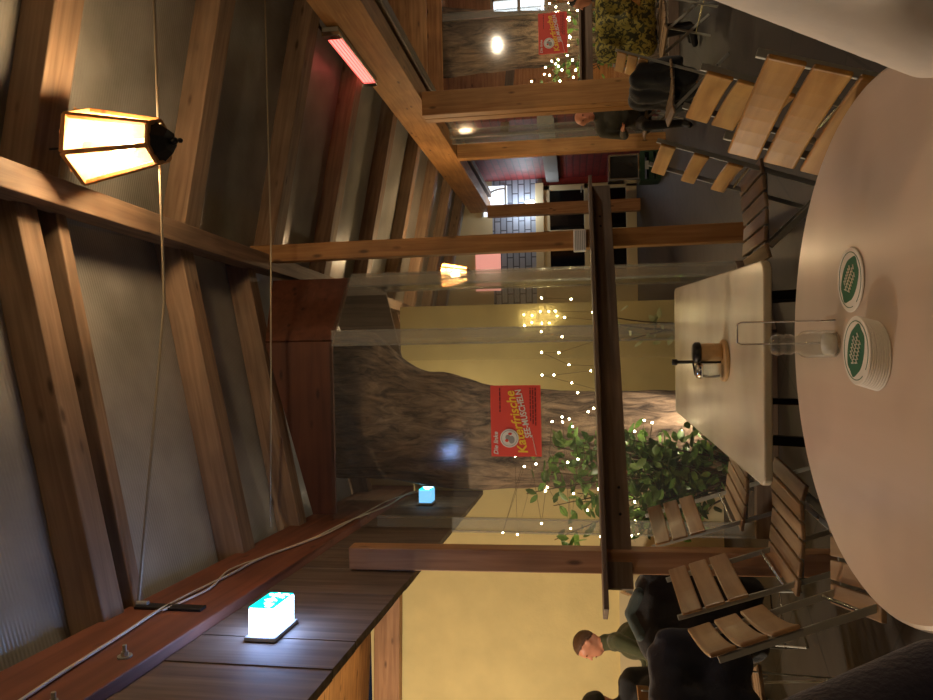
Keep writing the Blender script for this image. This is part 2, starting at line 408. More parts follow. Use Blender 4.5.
# back wall with doors
BY = 13.9
struct(MB().box((4.2, BY + .15, 2.3), (8.6, .3, 1.0)).build('wall_back', M['brick_grey']))
struct(MB().box((4.2, BY + .15, 3.6), (8.6, .3, 1.6)).build('wall_back_upper', M['cream']))
struct(MB().box((5.75, BY + .15, .9), (5.5, .3, 1.8)).build('wall_back_lower', M['red']))
def door(name, x0, x1, z1, label):
    r = thing(name, label, 'door', ((x0 + x1) / 2, BY, 0)); r['kind'] = 'structure'
    wd = x1 - x0
    f = MB()
    f.box((-wd / 2 + .05, 0, z1 / 2), (.1, .12, z1)); f.box((wd / 2 - .05, 0, z1 / 2), (.1, .12, z1))
    f.box((0, 0, z1 - .06), (wd, .12, .12)); f.box((0, 0, .1), (wd, .12, .2)); f.box((0, 0, .95), (wd, .12, .1))
    f.build('frame', M['cream'], r, .008)
    MB().box((0, .02, z1 / 2), (wd - .2, .02, z1 - .1)).build('pane', M['blackglass'], r)
    MB().tube([(wd / 2 - .06, -.06, 1.05), (wd / 2 - .06, -.11, 1.05), (wd / 2 - .18, -.11, 1.05)], .011).build('handle', M['steel'], r)
door('door_1', 2.02, 3.0, 1.78, 'cream framed glazed door at the far end, leaf next to the red wall')
door('door_2', 1.02, 2.02, 1.78, 'cream framed glazed door at the far end, leaf behind the middle post')
struct(MB().box((.46, BY + .15, .9), (1.12, .3, 1.8)).build('wall_back_jamb', M['cream']))
timber('door_lintel', (-.1, BY - .04, 1.86), (3.05, BY - .04, 1.86), .12, .16, M['cream'], 'cream lintel board above the far glazed doors', 'lintel', kind='thing')
# red side wall on the right of the passage
struct(MB().box((3.25, 12.0, .75), (.2, 3.8, 1.5)).build('wall_right', M['brick_red']))
struct(MB().box((3.22, 12.0, 1.60), (.3, 3.8, .24)).build('trim_2', M['greywall']))
struct(MB().box((3.25, 12.0, 2.4), (.2, 3.8, 1.36)).build('wall_right_upper', M['brick_red']))

# right-hand room beyond the beam
struct(MB().prism([(2.95, 7.7, 3.5), (9, 7.7, 3.5), (9, 15, 3.5), (2.95, 15, 3.5)], (0, 0, .06)).build('ceiling_side_room', M['pineboard']))
struct(MB().box((6.4, BY - .6, 1.75), (6.0, .2, 3.5)).build('wall_side_room', M['pineboard']))
struct(MB().box((7.6, 7, 1.75), (.2, 14, 3.5)).build('wall_side_room_right', M['pineboard']))

# ------------------------------------------------------------------ timbers
timber('ridge_beam', (ridge_x(-3.4) - .05, -3.4, RZ - .05), (ridge_x(13.8), 13.8, RZ - .05), .12, .16, M['rafter'], 'long weathered timber ridge beam running down the middle of the roof', 'beam', kind='thing')
timber('eave_beam', (2.72, -3.4, 3.0), (2.62, 13.8, 3.02), .2, .40, M['timber'], 'deep orange timber beam with the glowing red heater on its side', 'beam', kind='thing')
timber('eave_rail', (2.9, -3.4, 2.86), (2.86, 13.8, 2.88), .1, .16, M['ledge'], 'dark timber rail running just behind the heater beam', 'beam', kind='thing')

ords = ['nearest', 'second', 'third', 'fourth', 'fifth', 'sixth', 'seventh', 'eighth', 'ninth', 'tenth']
RY = [2.79, 4.02, 5.27, 6.46, 7.77, 9.05, 10.3, 11.55, 12.8]
rl = ['rafter between ridge and heater beam, directly above the lit lantern',
      'rafter between ridge and heater beam, second from the near lantern',
      'rafter between ridge and heater beam, ending at the near end of the red heater',
      'rafter between ridge and heater beam, ending at the far end of the red heater',
      'rafter between ridge and heater beam, first one past the red heater',
      'rafter between ridge and heater beam, second one past the red heater',
      'rafter between ridge and heater beam, third one past the red heater',
      'rafter between ridge and heater beam, next to the farthest one',
      'farthest rafter between ridge and heater beam, by the end wall']
for i, yy in enumerate(RY):
    x0, x1 = ridge_x(yy), 2.75
    timber('rafter', (x0, yy, roof_r(x0) + TH / 2), (x1, yy, roof_r(x1) + TH / 2), .17, TH, M['rafter'], rl[i], 'rafter', 'rafters on the heater side of the roof', kind='thing')
LY = [(2.72, 2.57, .13), (2.93, 2.73, .07), (3.98, 3.72, .15), (4.83, 4.48, .14), (6.3, 6.0, .14), (7.6, 7.6, .14), (9.0, 9.0, .14), (1.4, 1.3, .14)]
ll = ['wide grey-brown rafter of the close pair between lantern and exit light',
      'narrow orange-edged rafter doubled against the wide grey-brown one',
      'knotty rafter standing alone between the close pair and the red-brown board',
      'rafter running along the red-brown header board of the near tree enclosure',
      'rafter above the near tree trunk', 'rafter just behind the near tree trunk',
      'rafter above the rear yellow wall', 'rafter on the exit light side nearest the viewer']
for i, (ya, yb, wd) in enumerate(LY):
    x0 = ridge_x(ya); x1 = XL(yb) - .1
    timber('rafter', (x0, ya, roof_l(x0) + TH / 2), (x1, yb, roof_l(x1) + TH / 2), wd, TH, M['rafter'], ll[i], 'rafter', 'rafters on the exit light side of the roof', kind='thing')

def post(a, b, w, d, mat, label): return timber('wooden_post', a, b, w, d, mat, label, 'post', 'roof posts', kind='thing')
post((.69, 4.95, 0), (.665, 4.95, RZ + .02), .125, .12, M['timber'], 'orange timber post in the middle, carrying the ridge and a small white box')
post((-1.108, 3.58, 0), (-1.137, 3.58, 2.46), .115, .10, M['timber_red'], 'knotty timber post beside the yellow wall and the black padded jacket')
dp = thing('double_post', 'thick double timber post under the heater beam, in front of the far enclosure', 'post', (2.5, 7.4, 0), 0, 'roof posts')
MB().box((0, -.07, 1.4), (.25, .13, 2.8)).build('front_timber', M['timber_upright'], dp, .006)
MB().box((0, .075, 1.4), (.25, .13, 2.8)).build('rear_timber', M['timber_upright'], dp, .006)
post((2.62, 9.7, 0), (2.62, 9.7, 2.81), .2, .14, M['timber'], 'slim timber post under the heater beam, in front of the red wall')
post((2.42, 13.2, 0), (2.42, 13.2, 2.81), .22, .16, M['timber_red'], 'far timber post before the glazed doors, at the end of the heater beam')

# ledge between the posts
lr = thing('ledge', 'dark brown timber ledge board crossing in front of both posts and the tree', 'ledge', (0, 0, 0))
la = Vector((-1.33, 3.40, 1.14)); lb = Vector((1.08, 5.06, 1.135))
timber('shelf_board', la, lb, .2, .024, M['ledge'], None, None, parent=lr, bevel=.004)
dirv = (lb - la).normalized(); nv = Vector((dirv.y, -dirv.x, 0))
timber('apron_board', la + dirv * .12 + nv * .0 + Vector((0, 0, -.075)), lb - dirv * .02 + nv * 0 + Vector((0, 0, -.075)), .03, .125, M['ledge'], None, None, parent=lr, bevel=.004)
for t, dz in ((.17, .09), (.22, .09), (.86, .06), (.89, .06)):
    MB().sphere(la + (lb - la) * t + nv * .018 + Vector((0, 0, -dz)), .008).build('screw_head', M['darksteel'], lr)

# ------------------------------------------------------------------ tree and its clear enclosure
def trunk(name, label, cx, cy, prof, lobes, seed):
    bm = bmesh.new(); seg = 96; rings = []
    zs = [i / 90 for i in range(91)]
    z0, z1 = prof[0][0], prof[-1][0]
    for t in zs:
        z = z0 + (z1 - z0) * t
        for (pa, pb) in zip(prof, prof[1:]):
            if pa[0] <= z <= pb[0] + 1e-6:
                k = (z - pa[0]) / (pb[0] - pa[0]); k = k * k * (3 - 2 * k); ox = pa[1] + (pb[1] - pa[1]) * k; r = pa[2] + (pb[2] - pa[2]) * k; break
        ring = []
        for j in range(seg):
            a = 2 * PI * j / seg
            p = Vector((math.cos(a) * 1.6, math.sin(a) * 1.6, z * .5 + seed))
            rr = r * (1 + .10 * noise.noise(p)) + .028 * noise.noise(Vector((math.cos(a) * 6, math.sin(a) * 6, z * 1.6 + seed))) + .014 * noise.noise(Vector((math.cos(a) * 17, math.sin(a) * 17, z * 5 + seed)))
            for (la_, lz, lh, lw, amp) in lobes:
                da = (a - la_ + PI) % (2 * PI) - PI
                rr += amp * math.exp(-(da / lw) ** 2 - ((z - lz) / lh) ** 2)
            ring.append(bm.verts.new((cx + ox + rr * math.cos(a), cy + rr * .9 * math.sin(a), z)))
        rings.append(ring)
    for A, B in zip(rings, rings[1:]):
        for k in range(seg): bm.faces.new((A[k], A[(k + 1) % seg], B[(k + 1) % seg], B[k]))
    bm.faces.new(rings[0][::-1]); bm.faces.new(rings[-1])
    mb = MB(); mb.bm.free(); mb.bm = bm
    r = thing('tree', label, 'tree', (0, 0, 0)); mb.build(name, M['bark'], r, 0, True); return r
trunk('trunk', 'broad gnarled tree trunk standing inside the near clear enclosure', -.8, 5.62,
      [(0, .02, .46), (.4, .0, .37), (1.2, -.02, .38), (1.9, -.0, .40), (2.4, .07, .45), (3.0, .2, .54), (3.55, .26, .56)],
      [(0.2, 3.05, .3, .5, .16), (-.9, 2.5, .25, .3, .05), (-1.9, 1.7, .3, .3, .05), (-1.4, 2.8, .2, .25, .05), (-2.6, 2.2, .3, .3, .04)], 3.1)

en = thing('tree_enclosure', 'clear plastic enclosure with a red-brown header around the near tree', 'enclosure', (0, 0, 0))
P0 = Vector((-1.30, 4.68, 0)); P1 = Vector((.01, 4.68, 0)); P2 = Vector((.49, 5.13, 0)); P3 = Vector((.45, 6.15, 0)); P4 = Vector((-.2, 6.75, 0)); P5 = Vector((-1.36, 6.75, 0))
ztop = 2.93
def hz(x): return roof_l(x) - .01
def pane(a, b, z0, z1, par, name='pane', mat='pvc', th=.006, inset=.0):
    d = (b - a).normalized(); n = Vector((d.y, -d.x, 0))
    return MB().prism([a + d * inset + Vector((0, 0, z0)), b - d * inset + Vector((0, 0, z0)), b - d * inset + Vector((0, 0, z1)), a + d * inset + Vector((0, 0, z1))], n * th).build(name, M[mat], par)
for a, b, z0 in ((P0, P1, .14), (P1, P2, .14), (P2, P3, .14), (P3, P4, .14)):
    pane(a, b, z0, ztop + .02, en, inset=.012)
# header boards
def header(a, b, za, zb, par, mat):
    d = (b - a).normalized(); n = Vector((-d.y, d.x, 0))
    return MB().prism([a + Vector((0, 0, ztop)), b + Vector((0, 0, ztop)), b + Vector((0, 0, zb)), a + Vector((0, 0, za))], n * .025).build('header_board', mat, par, .003)
A0 = Vector((-1.2, 4.68, 0))
header(A0, P1 - Vector((.002, 0, 0)), hz(A0.x), hz(P1.x), en, M['header_red'])
header(P1 + Vector((.012, .012, 0)), P2, hz(P1.x + .01), hz(P2.x), en, M['header_red'])
header(P2 + Vector((0, .012, 0)), P3, hz(P2.x), hz(P3.x), en, M['oldboards'])
header(P3 + Vector((0, .012, 0)), P4, hz(P3.x), hz(P4.x), en, M['oldboards'])
# clear corner profiles
def profile(p, wdir, wd, z0, z1, par):
    wdir = Vector(wdir).normalized(); n = Vector((wdir.y, -wdir.x, 0))
    m_ = MB(); a = p + n * .008
    m_.box(a + wdir * wd / 2 + Vector((0, 0, (z0 + z1) / 2)), (.012, .022, z1 - z0), Matrix((wdir, -n, Vector((0, 0, 1)))).transposed())
    m_.box(a - wdir * wd / 2 + Vector((0, 0, (z0 + z1) / 2)), (.012, .022, z1 - z0), Matrix((wdir, -n, Vector((0, 0, 1)))).transposed())
    m_.box(a + Vector((0, 0, (z0 + z1) / 2)), (wd, .006, z1 - z0), Matrix((wdir, -n, Vector((0, 0, 1)))).transposed())
    return m_.build('corner_profile', M['pvc_edge'], par)
profile(P1 + Vector((.02, 0, 0)), (1, 0, 0), .10, .14, ztop, en)
profile(P2 - Vector((.03, .03, 0)), (1, .94, 0), .12, .14, ztop, en)
profile(P0 + Vector((.05, 0, 0)), (1, 0, 0), .09, .14, ztop - .3, en)
profile(P3 + Vector((0, -.03, 0)), (0, 1, 0), .06, .14, ztop, en)
cb = MB()
for a, b in ((P0, P1), (P1, P2), (P2, P3), (P3, P4)):
    cb.bar(a + Vector((0, 0, .07)), b + Vector((0, 0, .07)), .06, .14)
cb.build('curb', M['ledge'], en, .004)
struct(MB().prism([P0 + Vector((.03, .04, .03)), P1 + Vector((-.01, .04, .03)), P2 + Vector((-.05, .02, .03)), P3 + Vector((-.05, -.03, .03)), P4 + Vector((0, -.04, .03)), P5 + Vector((.03, -.04, .03))], (0, 0, .05)).build('ground_bed', M['soil']))

# ------------------------------------------------------------------ advertising sign
def textmesh(txt, size, mat, parent, name, loc, rz=0.0, shear=0.0, xs=1.0):
    cu = bpy.data.curves.new(name, 'FONT'); cu.body = txt; cu.size = size; cu.extrude = .0006; cu.offset = size * .018; cu.shear = shear; cu.resolution_u = 3
    tmp = link(bpy.data.objects.new(name, cu)); dg = bpy.context.evaluated_depsgraph_get()
    me = bpy.data.meshes.new_from_object(tmp.evaluated_get(dg)); bpy.data.objects.remove(tmp); bpy.data.curves.remove(cu)
    me.materials.clear(); me.materials.append(mat)
    # text lies in XY: turn it upright so it reads from -Y
    me.transform(Matrix.Rotation(PI / 2, 4, 'X') @ Matrix.Rotation(rz, 4, 'Z') @ Matrix.Diagonal((xs, 1, 1, 1)))
    o = link(bpy.data.objects.new(name, me)); o.parent = parent; o.location = loc
    return o
M['sign_red'] = plain('sign_red', srgb(222, 74, 60), .6)
M['sign_yellow'] = plain('sign_yellow', srgb(245, 205, 60), .5)
M['sign_dark'] = plain('sign_dark', srgb(96, 20, 20), .5)
def sign(label, loc, rz, w=.475, h=.335):
    s = thing('advertising_sign', label, 'sign', loc, rz, 'red mussel signs')
    MB().box((0, 0, 0), (w, .006, h)).build('board', M['sign_red'], s)
    e = MB(); e.cone((-.115, -.004, .045), (-.115, -.0075, .045), .062, .062, 32); eb = e.build('emblem_disc', M['white'], s)
    g = MB()
    for k in range(40):
        a0, a1 = 2 * PI * k / 40, 2 * PI * (k + 1) / 40
        g.bar((-.115 + .052 * math.cos(a0), -.0085, .045 + .052 * math.sin(a0)), (-.115 + .052 * math.cos(a1), -.0085, .045 + .052 * math.sin(a1)), .0015, .003)
    g.build('emblem_ring', M['greywall'], eb)
    g = MB(); g.sphere((-.125, -.008, .03), (.026, .0015, .02)); g.sphere((-.108, -.008, .055), (.017, .0015, .017)); g.build('emblem_figure', M['greywall'], eb)
    g = MB(); g.sphere((-.13, -.0095, .062), (.010, .0015, .012)); g.build('emblem_mark', M['sign_red'], eb); MB().sphere((-.085, -.0095, .04), (.008, .0015, .013)).build('emblem_mark', M['sign_red'], eb)
    textmesh('Die linke', .042, M['white'], s, 'headline', (-.225, -.005, .122), 0, .25)
    textmesh('Katerfrische', .088, M['sign_yellow'], s, 'lettering', (-.215, -.005, -.078), .21, .25, .98)
    textmesh('SEE-MUSCHELN', .058, M['white'], s, 'lettering', (-.11, -.005, -.104), .21, .12, .82)
    for lines in (((.06, .22, .105),), ((-.02, .22, -.115), (-.03, .22, -.132), (.0, .22, -.098))):
        d = MB()
        for (x0, x1, z) in lines:
            x = x0
            while x < x1:
                l = random.uniform(.012, .035); l = min(l, x1 - x); d.box((x + l / 2, -.0045, z), (l, .002, .007)); x += l + .007
        d.build('lettering', M['sign_dark'], s)
    d = MB(); pts = [(-.225 + .011 * i, -.005, -.135 + .006 * (i % 2) + .0022 * i) for i in range(13)]; d.tube(pts, .0018, 6); d.build('script_line', M['white'], s)
    return s
s1 = sign('red advertising sign with yellow and white lettering on the near clear enclosure', (-.545, 4.66, 1.658), 0)
s2 = dup(s1, 'small red advertising sign hanging on the far clear enclosure', (3.58, 8.33, 1.44), 0)

# ------------------------------------------------------------------ lanterns
def lantern(label, loc):
    r = thing('hanging_lantern', label, 'lamp', loc, 0.12, 'hexagonal hanging lanterns')
    n = 6; rt, rb, zt, zb = .165, .095, .0, -.34
    f = MB(); pan = []
    for k in range(n):
        a0, a1 = 2 * PI * k / n, 2 * PI * (k + 1) / n
        T0 = Vector((rt * math.cos(a0), rt * math.sin(a0), zt)); T1 = Vector((rt * math.cos(a1), rt * math.sin(a1), zt))
        B0 = Vector((rb * math.cos(a0), rb * math.sin(a0), zb)); B1 = Vector((rb * math.cos(a1), rb * math.sin(a1), zb))
        f.bar(T0, B0, .02, .02, up=(math.cos(a0), math.sin(a0), 0)); f.bar(T0, T1, .022, .022); f.bar(B0, B1, .018, .018)
        f.bar(T0, (0, 0, .07), .014, .014)
    f.build('frame', M['pineboard'], r, .003)
    for k in range(n):
        a0, a1 = 2 * PI * k / n, 2 * PI * (k + 1) / n; q = .985
        pts = [(rt * q * math.cos(a0), rt * q * math.sin(a0), zt - .01), (rt * q * math.cos(a1), rt * q * math.sin(a1), zt - .01), (rb * q * math.cos(a1), rb * q * math.sin(a1), zb + .01), (rb * q * math.cos(a0), rb * q * math.sin(a0), zb + .01)]
        b = MB(); b.bm.faces.new([b.bm.verts.new(p) for p in pts]); b.build('side_panel', M['panel'], r)
    b = MB(); b.cone((0, 0, .006), (0, 0, .082), rt * 1.0, .012, 6); cp = b.build('top_cap', M['pineboard'], r)
    b = MB(); b.cone((0, 0, zb - .055), (0, 0, zb + .004), .05, rb * .98, 6); b.sphere((0, 0, zb - .07), .018); b.sphere((0, 0, zb - .10), .011); b.cone((0, 0, zb - .1), (0, 0, zb - .06), .005, .005, 8); b.build('bottom_cap', M['darksteel'], r)
    b = MB(); b.sphere((0, 0, -.17), (.042, .042, .06)); bu = b.build('bulb', M['lamp_bulb'], r, 0, True)
    b = MB(); b.cone((0, 0, -.12), (0, 0, .03), .017, .022, 12); b.build('socket', M['darksteel'], r)
    b = MB(); b.tube([(0, 0, .06), (0, 0, roof_r(loc[0]) + TH - loc[2] - .01)], .005); b.build('cord', M['black'], r)
    return r
def lamp_light(name, loc, W, col=(1, .83, .64), rad=.09):
    l = bpy.data.lights.new(name, 'POINT'); l.energy = W; l.color = col; l.shadow_soft_size = rad
    o = link(bpy.data.objects.new(name, l)); o.location = loc; return o
ln = lantern('lit hexagonal wooden lantern hanging near the viewer', (.88, 2.8, 3.365))
dup(ln, 'lit wooden lantern hanging far down the roof, seen past the clear enclosure', (.87, 9.2, 2.97))
dup(ln, 'unseen lantern copy added behind the viewer to light the tables', (.95, -1.3, 3.38))  # added out of view, brightens tables and near chairs

# ------------------------------------------------------------------ emergency exit lights
def exit_light(label, y, z, L=.2):
    r = thing('exit_light', label, 'exit sign', (XL(y) + .001, y, z), math.atan(.066), 'emergency exit lights')
    MB().box((.008, 0, 0), (.016, L + .03, .125)).build('back_plate', M['greywall'], r, .004)
    MB().box((.016 + .052, 0, 0), (.105, L, .105)).build('light_box', M['exit_white'], r, .008)
    pl = MB().box((.122, 0, .002), (.003, L * .98, .098)).build('pictogram_panel', M['exit_green'], r)
    g = MB(); yy = -L * .15
    # arrow and running figure
    g.box((.125, yy - .0, .0), (.002, .05, .016)); g.prism([(.1242, yy + .02, -.025), (.1242, yy + .02, .027), (.1242, yy + .052, .001)], (.002, 0, 0))
    y0 = L * .28
    g.sphere((.125, y0 + .01, .032), (.002, .009, .009)); g.bar((.125, y0 + .006, .02), (.125, y0 - .008, -.008), .014, .002, up=(1, 0, 0))
    g.bar((.125, y0 - .006, -.006), (.125, y0 + .018, -.022), .008, .002, up=(1, 0, 0)); g.bar((.125, y0 + .018, -.022), (.125, y0 + .012, -.042), .007, .002, up=(1, 0, 0))
    g.bar((.125, y0 - .008, -.008), (.125, y0 - .026, -.034), .008, .002, up=(1, 0, 0)); g.bar((.125, y0 + .006, .014), (.125, y0 + .028, .004), .006, .002, up=(1, 0, 0)); g.bar((.125, y0 + .004, .016), (.125, y0 - .022, .012), .006, .002, up=(1, 0, 0))
    g.bar((.125, -L * .44, -.02), (.125, -L * .25, -.02), .02, .002, up=(1, 0, 0))
    g.build('pictogram', M['exit_white'], pl)
    return r
exit_light('large glowing green and white exit light on the weathered dark boards', 2.60, 2.47)
e2 = exit_light('small blue glowing exit light at the far end of the dark boards, by the tree', 5.62, 2.48, .15)
for ch in e2.children:
    if ch.name.startswith('light_box'):
        ch.data = ch.data.copy(); ch.data.materials[0] = M['exit_blue']

# cable along the wall plate, and tie cables
def wallpt(y, z, off=.05): return Vector((XL(y * 1.06) + off, y * 1.06, 1.28 + (z - 1.28) * 1.062))
cpts = [wallpt(1.55, 2.79), wallpt(1.9, 2.83), wallpt(2.25, 2.86), wallpt(2.5, 2.885), wallpt(2.75, 2.88), wallpt(3.05, 2.86), wallpt(3.35, 2.85), wallpt(3.8, 2.76), wallpt(4.3, 2.72), wallpt(4.9, 2.62), wallpt(5.5, 2.6), wallpt(6.1, 2.48, .03), wallpt(6.2, 2.44, .02)]
cpts = [wallpt(.6, 2.72), wallpt(1.1, 2.76)] + cpts
def spline(pts, n=6):
    out = []
    for i in range(len(pts) - 1):
        p0 = pts[max(i - 1, 0)]; p1 = pts[i]; p2 = pts[i + 1]; p3 = pts[min(i + 2, len(pts) - 1)]
        for k in range(n):
            t = k / n
            out.append(.5 * ((2 * p1) + (p2 - p0) * t + (2 * p0 - 5 * p1 + 4 * p2 - p3) * t * t + (3 * p1 - p0 - 3 * p2 + p3) * t ** 3))
    out.append(pts[-1]); return out
tag(MB().tube(spline(cpts), .006).build('power_cable', M['cable'], None, 0, True), 'white power cable running along the red-brown wall plate to the far exit light', 'cable')
c2 = [wallpt(2.5, 2.87), wallpt(2.8, 2.84), wallpt(3.1, 2.9), wallpt(3.4, 2.84), wallpt(3.9, 2.73), wallpt(4.5, 2.7), wallpt(5.2, 2.66), wallpt(5.9, 2.5, .03), wallpt(6.2, 2.46, .02)]
tag(MB().tube(spline(c2), .005).build('power_cable', M['cable'], None, 0, True), 'thinner white cable sagging beside the main one on the wall plate', 'cable')
tag(MB().tube([(XL(2.7) + .05, 2.7, 3.11), (.2, 2.9, 3.08), (2.62, 2.96, 3.14)], .006).build('tie_cable', M['wirecable']), 'thin steel tie cable crossing the roof behind the near lantern', 'cable', 'steel tie cables')
tag(MB().tube([(XL(4.3) + .06, 4.3, 3.24), (.7, 4.45, 3.26), (2.62, 4.6, 3.33)], .006).build('tie_cable', M['wirecable']), 'thin steel tie cable crossing the roof near the top of the middle post', 'cable', 'steel tie cables')
tb = thing('tie_bracket', 'dark steel strap holding the near tie cable to the wall plate', 'bracket', (XL(2.7) + .048, 2.7, 2.965), 0)
MB().box((.0, 0, 0), (.012, .05, .3)).build('strap', M['darksteel'], tb, .003)
MB().tube([(.012, 0, .10), (.012, 0, .15)], .011).build('shackle', M['steel'], tb)
for i, (yy, zz) in enumerate(((2.19, 2.82), (1.82, 2.79))):
    b = thing('anchor_bolt', ['steel bolt with washer in the wall plate, next to the dark strap', 'steel bolt with washer in the wall plate, farther from the dark strap'][i], 'bolt', (XL(yy) + .042, yy, zz), 0, 'wall plate bolts')
    MB().cone((0, 0, 0), (.006, 0, 0), .024, .024, 20).build('washer', M['steel'], b)
    MB().cone((.006, 0, 0), (.02, 0, 0), .013, .013, 6).build('nut', M['steel'], b)
    MB().cone((.02, 0, 0), (.042, 0, 0), .007, .007, 10).build('stud', M['steel'], b)

# infrared heater on the right beam
h = thing('infrared_heater', 'glowing red infrared heater fixed to the side of the orange beam', 'heater', (2.5, 6.05, 3.17), 0)
MB().box((.03, 0, .0), (.05, 1.16, .14)).build('housing', M['steel'], h, .008)
MB().box((.0, 0, 0), (.012, .98, .11)).build('glowing_panel', M['heater_red'], h)
g = MB()
for k in range(4): g.bar((-.01, -.5, -.045 + .03 * k), (-.01, .5, -.045 + .03 * k), .004, .004)
g.build('guard_grille', M['steel'], h)
for s_ in (-1, 1): MB().box((.0, s_ * .54, 0), (.04, .08, .145)).build('end_cap', M['chrome'], h, .004)
MB().tube([(.03, -.45, .06), (.10, -.5, .12), (.16, -.55, .12)], .012).build('bracket', M['darksteel'], h)
# small boxes on the middle post
wb = thing('switch_box', 'small white ribbed box on the middle post, above the ledge', 'box', (.665, 4.86, 1.215), 0)
MB().box((0, 0, 0), (.15, .05, .085)).build('case', M['white'], wb, .006)
g = MB()
for k in range(6): g.box((0, -.027, -.03 + .012 * k), (.13, .005, .004))
g.build('rib', M['greywall'], wb)

# ------------------------------------------------------------------ tables
t2 = thing('rectangular_table', 'pale rectangular folding table with rounded corners behind the round table', 'table', (-.095, 2.97, 0), math.radians(-1.3))
def rrect(w, l, r, n=6):
    pts = []
    for (cx, cy, a0) in ((w / 2 - r, l / 2 - r, 0), (-w / 2 + r, l / 2 - r, PI / 2), (-w / 2 + r, -l / 2 + r, PI), (w / 2 - r, -l / 2 + r, 1.5 * PI)):
        for k in range(n + 1): a = a0 + PI / 2 * k / n; pts.append((cx + r * math.cos(a), cy + r * math.sin(a), 0))
    return pts
b = MB(); b.prism([(x, y, .715) for x, y, z in rrect(.655, 1.74, .04)], (0, 0, .025)); b.build('tabletop', M['table2'], t2, .006, False, 3)
g = MB()
for sy in (-.6, .6): g.bar((-.24, sy, .695), (.24, sy, .695), .04, .03)
for sx in (-.22, .22): g.bar((sx, -.62, .695), (sx, .62, .695), .03, .03)
g.build('under_frame', M['darksteel'], t2)
for sx in (-1, 1):
    for sy in (-1, 1):
        MB().bar((sx * .23, sy * .6, .69), (sx * .26, sy * .66, 0), .03, .03).build('leg', M['darksteel'], t2)
t1 = thing('round_table', 'round pale wooden bistro table in front of the viewer', 'table', (-.02, 1.345, 0), 0)
b = MB(); b.lathe([(0, .712), (.465, .712), (.477, .717), (.481, .726), (.477, .735), (.470, .74), (0, .74)], 128); b.build('tabletop', M['table'], t1)
b = MB(); b.lathe([(0, 0), (.24, 0), (.24, .012), (.06, .04), (.035, .08), (.033, .68), (.1, .7), (.1, .711), (0, .711)], 40); b.build('pedestal', M['darksteel'], t1, 0, True)

# ------------------------------------------------------------------ coasters
def coaster(label, loc, rz, group=None):
    r = thing('beer_coaster', label, 'coaster', loc, rz, group)
    b = MB(); b.lathe([(0, 0), (.062, 0), (.0635, .0015), (.062, .003), (0, .003)], 56); b.build('card', M['card'], r)
    b = MB()
    for k in range(56):
        a0, a1 = 2 * PI * k / 56, 2 * PI * (k + 1) / 56
        if .95 < a0 < 1.25: continue
        b.bar((.054 * math.cos(a0), .054 * math.sin(a0), .0032), (.054 * math.cos(a1), .054 * math.sin(a1), .0032), .0014, .0006)
    b.build('printed_ring', M['green_ink'], r)
    b = MB(); b.prism([(.049 * math.cos(2 * PI * k / 40) * (1 + .06 * math.sin(6 * PI * k / 20)), .036 * math.sin(2 * PI * k / 40), .003) for k in range(40)], (0, 0, .0004)); em = b.build('printed_emblem', M['green_ink'], r)
    b = MB()
    for row, (yy, x0, x1) in enumerate(((.012, -.024, .022), (-.002, -.032, .032), (-.015, -.02, .024))):
        x = x0; pts = []
        i = 0
        while x < x1: pts.append((x, yy + (.0042 if i % 2 else -.0042), .0036)); x += .0038; i += 1
        b.tube(pts, .0017, 5)
    b.build('white_lettering', M['card'], em)
    return r
c0 = coaster('single white beer coaster with green emblem, lying alone on the round table', (.103, 1.46, .7403), 2.4)
gp = 'coasters in the pile'
for k in range(9):
    top = k == 8
    dup(c0, 'top beer coaster of the pile, green emblem facing up, on the round table' if top else 'white beer coaster in the pile on the round table, under the top one',
        (-.042 + .0012 * k, 1.352 + .0018 * k + random.uniform(-.0008, .0008), .7403 + .0032 * k), 2.7 if top else random.uniform(0, 6), gp)

# glass shaker and wire holder on the round table
sh = thing('glass_shaker', 'small clear glass shaker standing behind the coasters', 'shaker', (-.022, 1.545, .7402), 0)
b = MB(); b.lathe([(0, 0), (.026, 0), (.0285, .004), (.0285, .058), (.026, .066), (.019, .074), (.018, .082), (.022, .09), (.022, .098), (.019, .102), (.022, .108), (.0235, .116), (.019, .125), (.008, .129), (0, .129)], 36)
b.build('glass_body', M['glass'], sh, 0, True)
b = MB(); b.lathe([(0, .005), (.0225, .005), (.0225, .022), (0, .023)], 30); b.build('contents', M['card'], sh, 0, True)
wh = thing('wire_menu_holder', 'thin wire menu holder loop standing next to the glass shaker', 'menu holder', (.0, 1.585, .7405), 0)
b = MB(); b.tube([(.027, -.045, .0025), (.027, .02, .0025), (.027, .022, .01), (.027, .022, .172), (.023, .022, .18), (-.017, .022, .18), (-.021, .022, .172), (-.021, .022, .14), (-.021, .022, .01), (-.021, .02, .0025), (-.021, -.0, .0025)], .0018, 8)
b.build('wire_loop', M['chrome'], wh, 0, True)

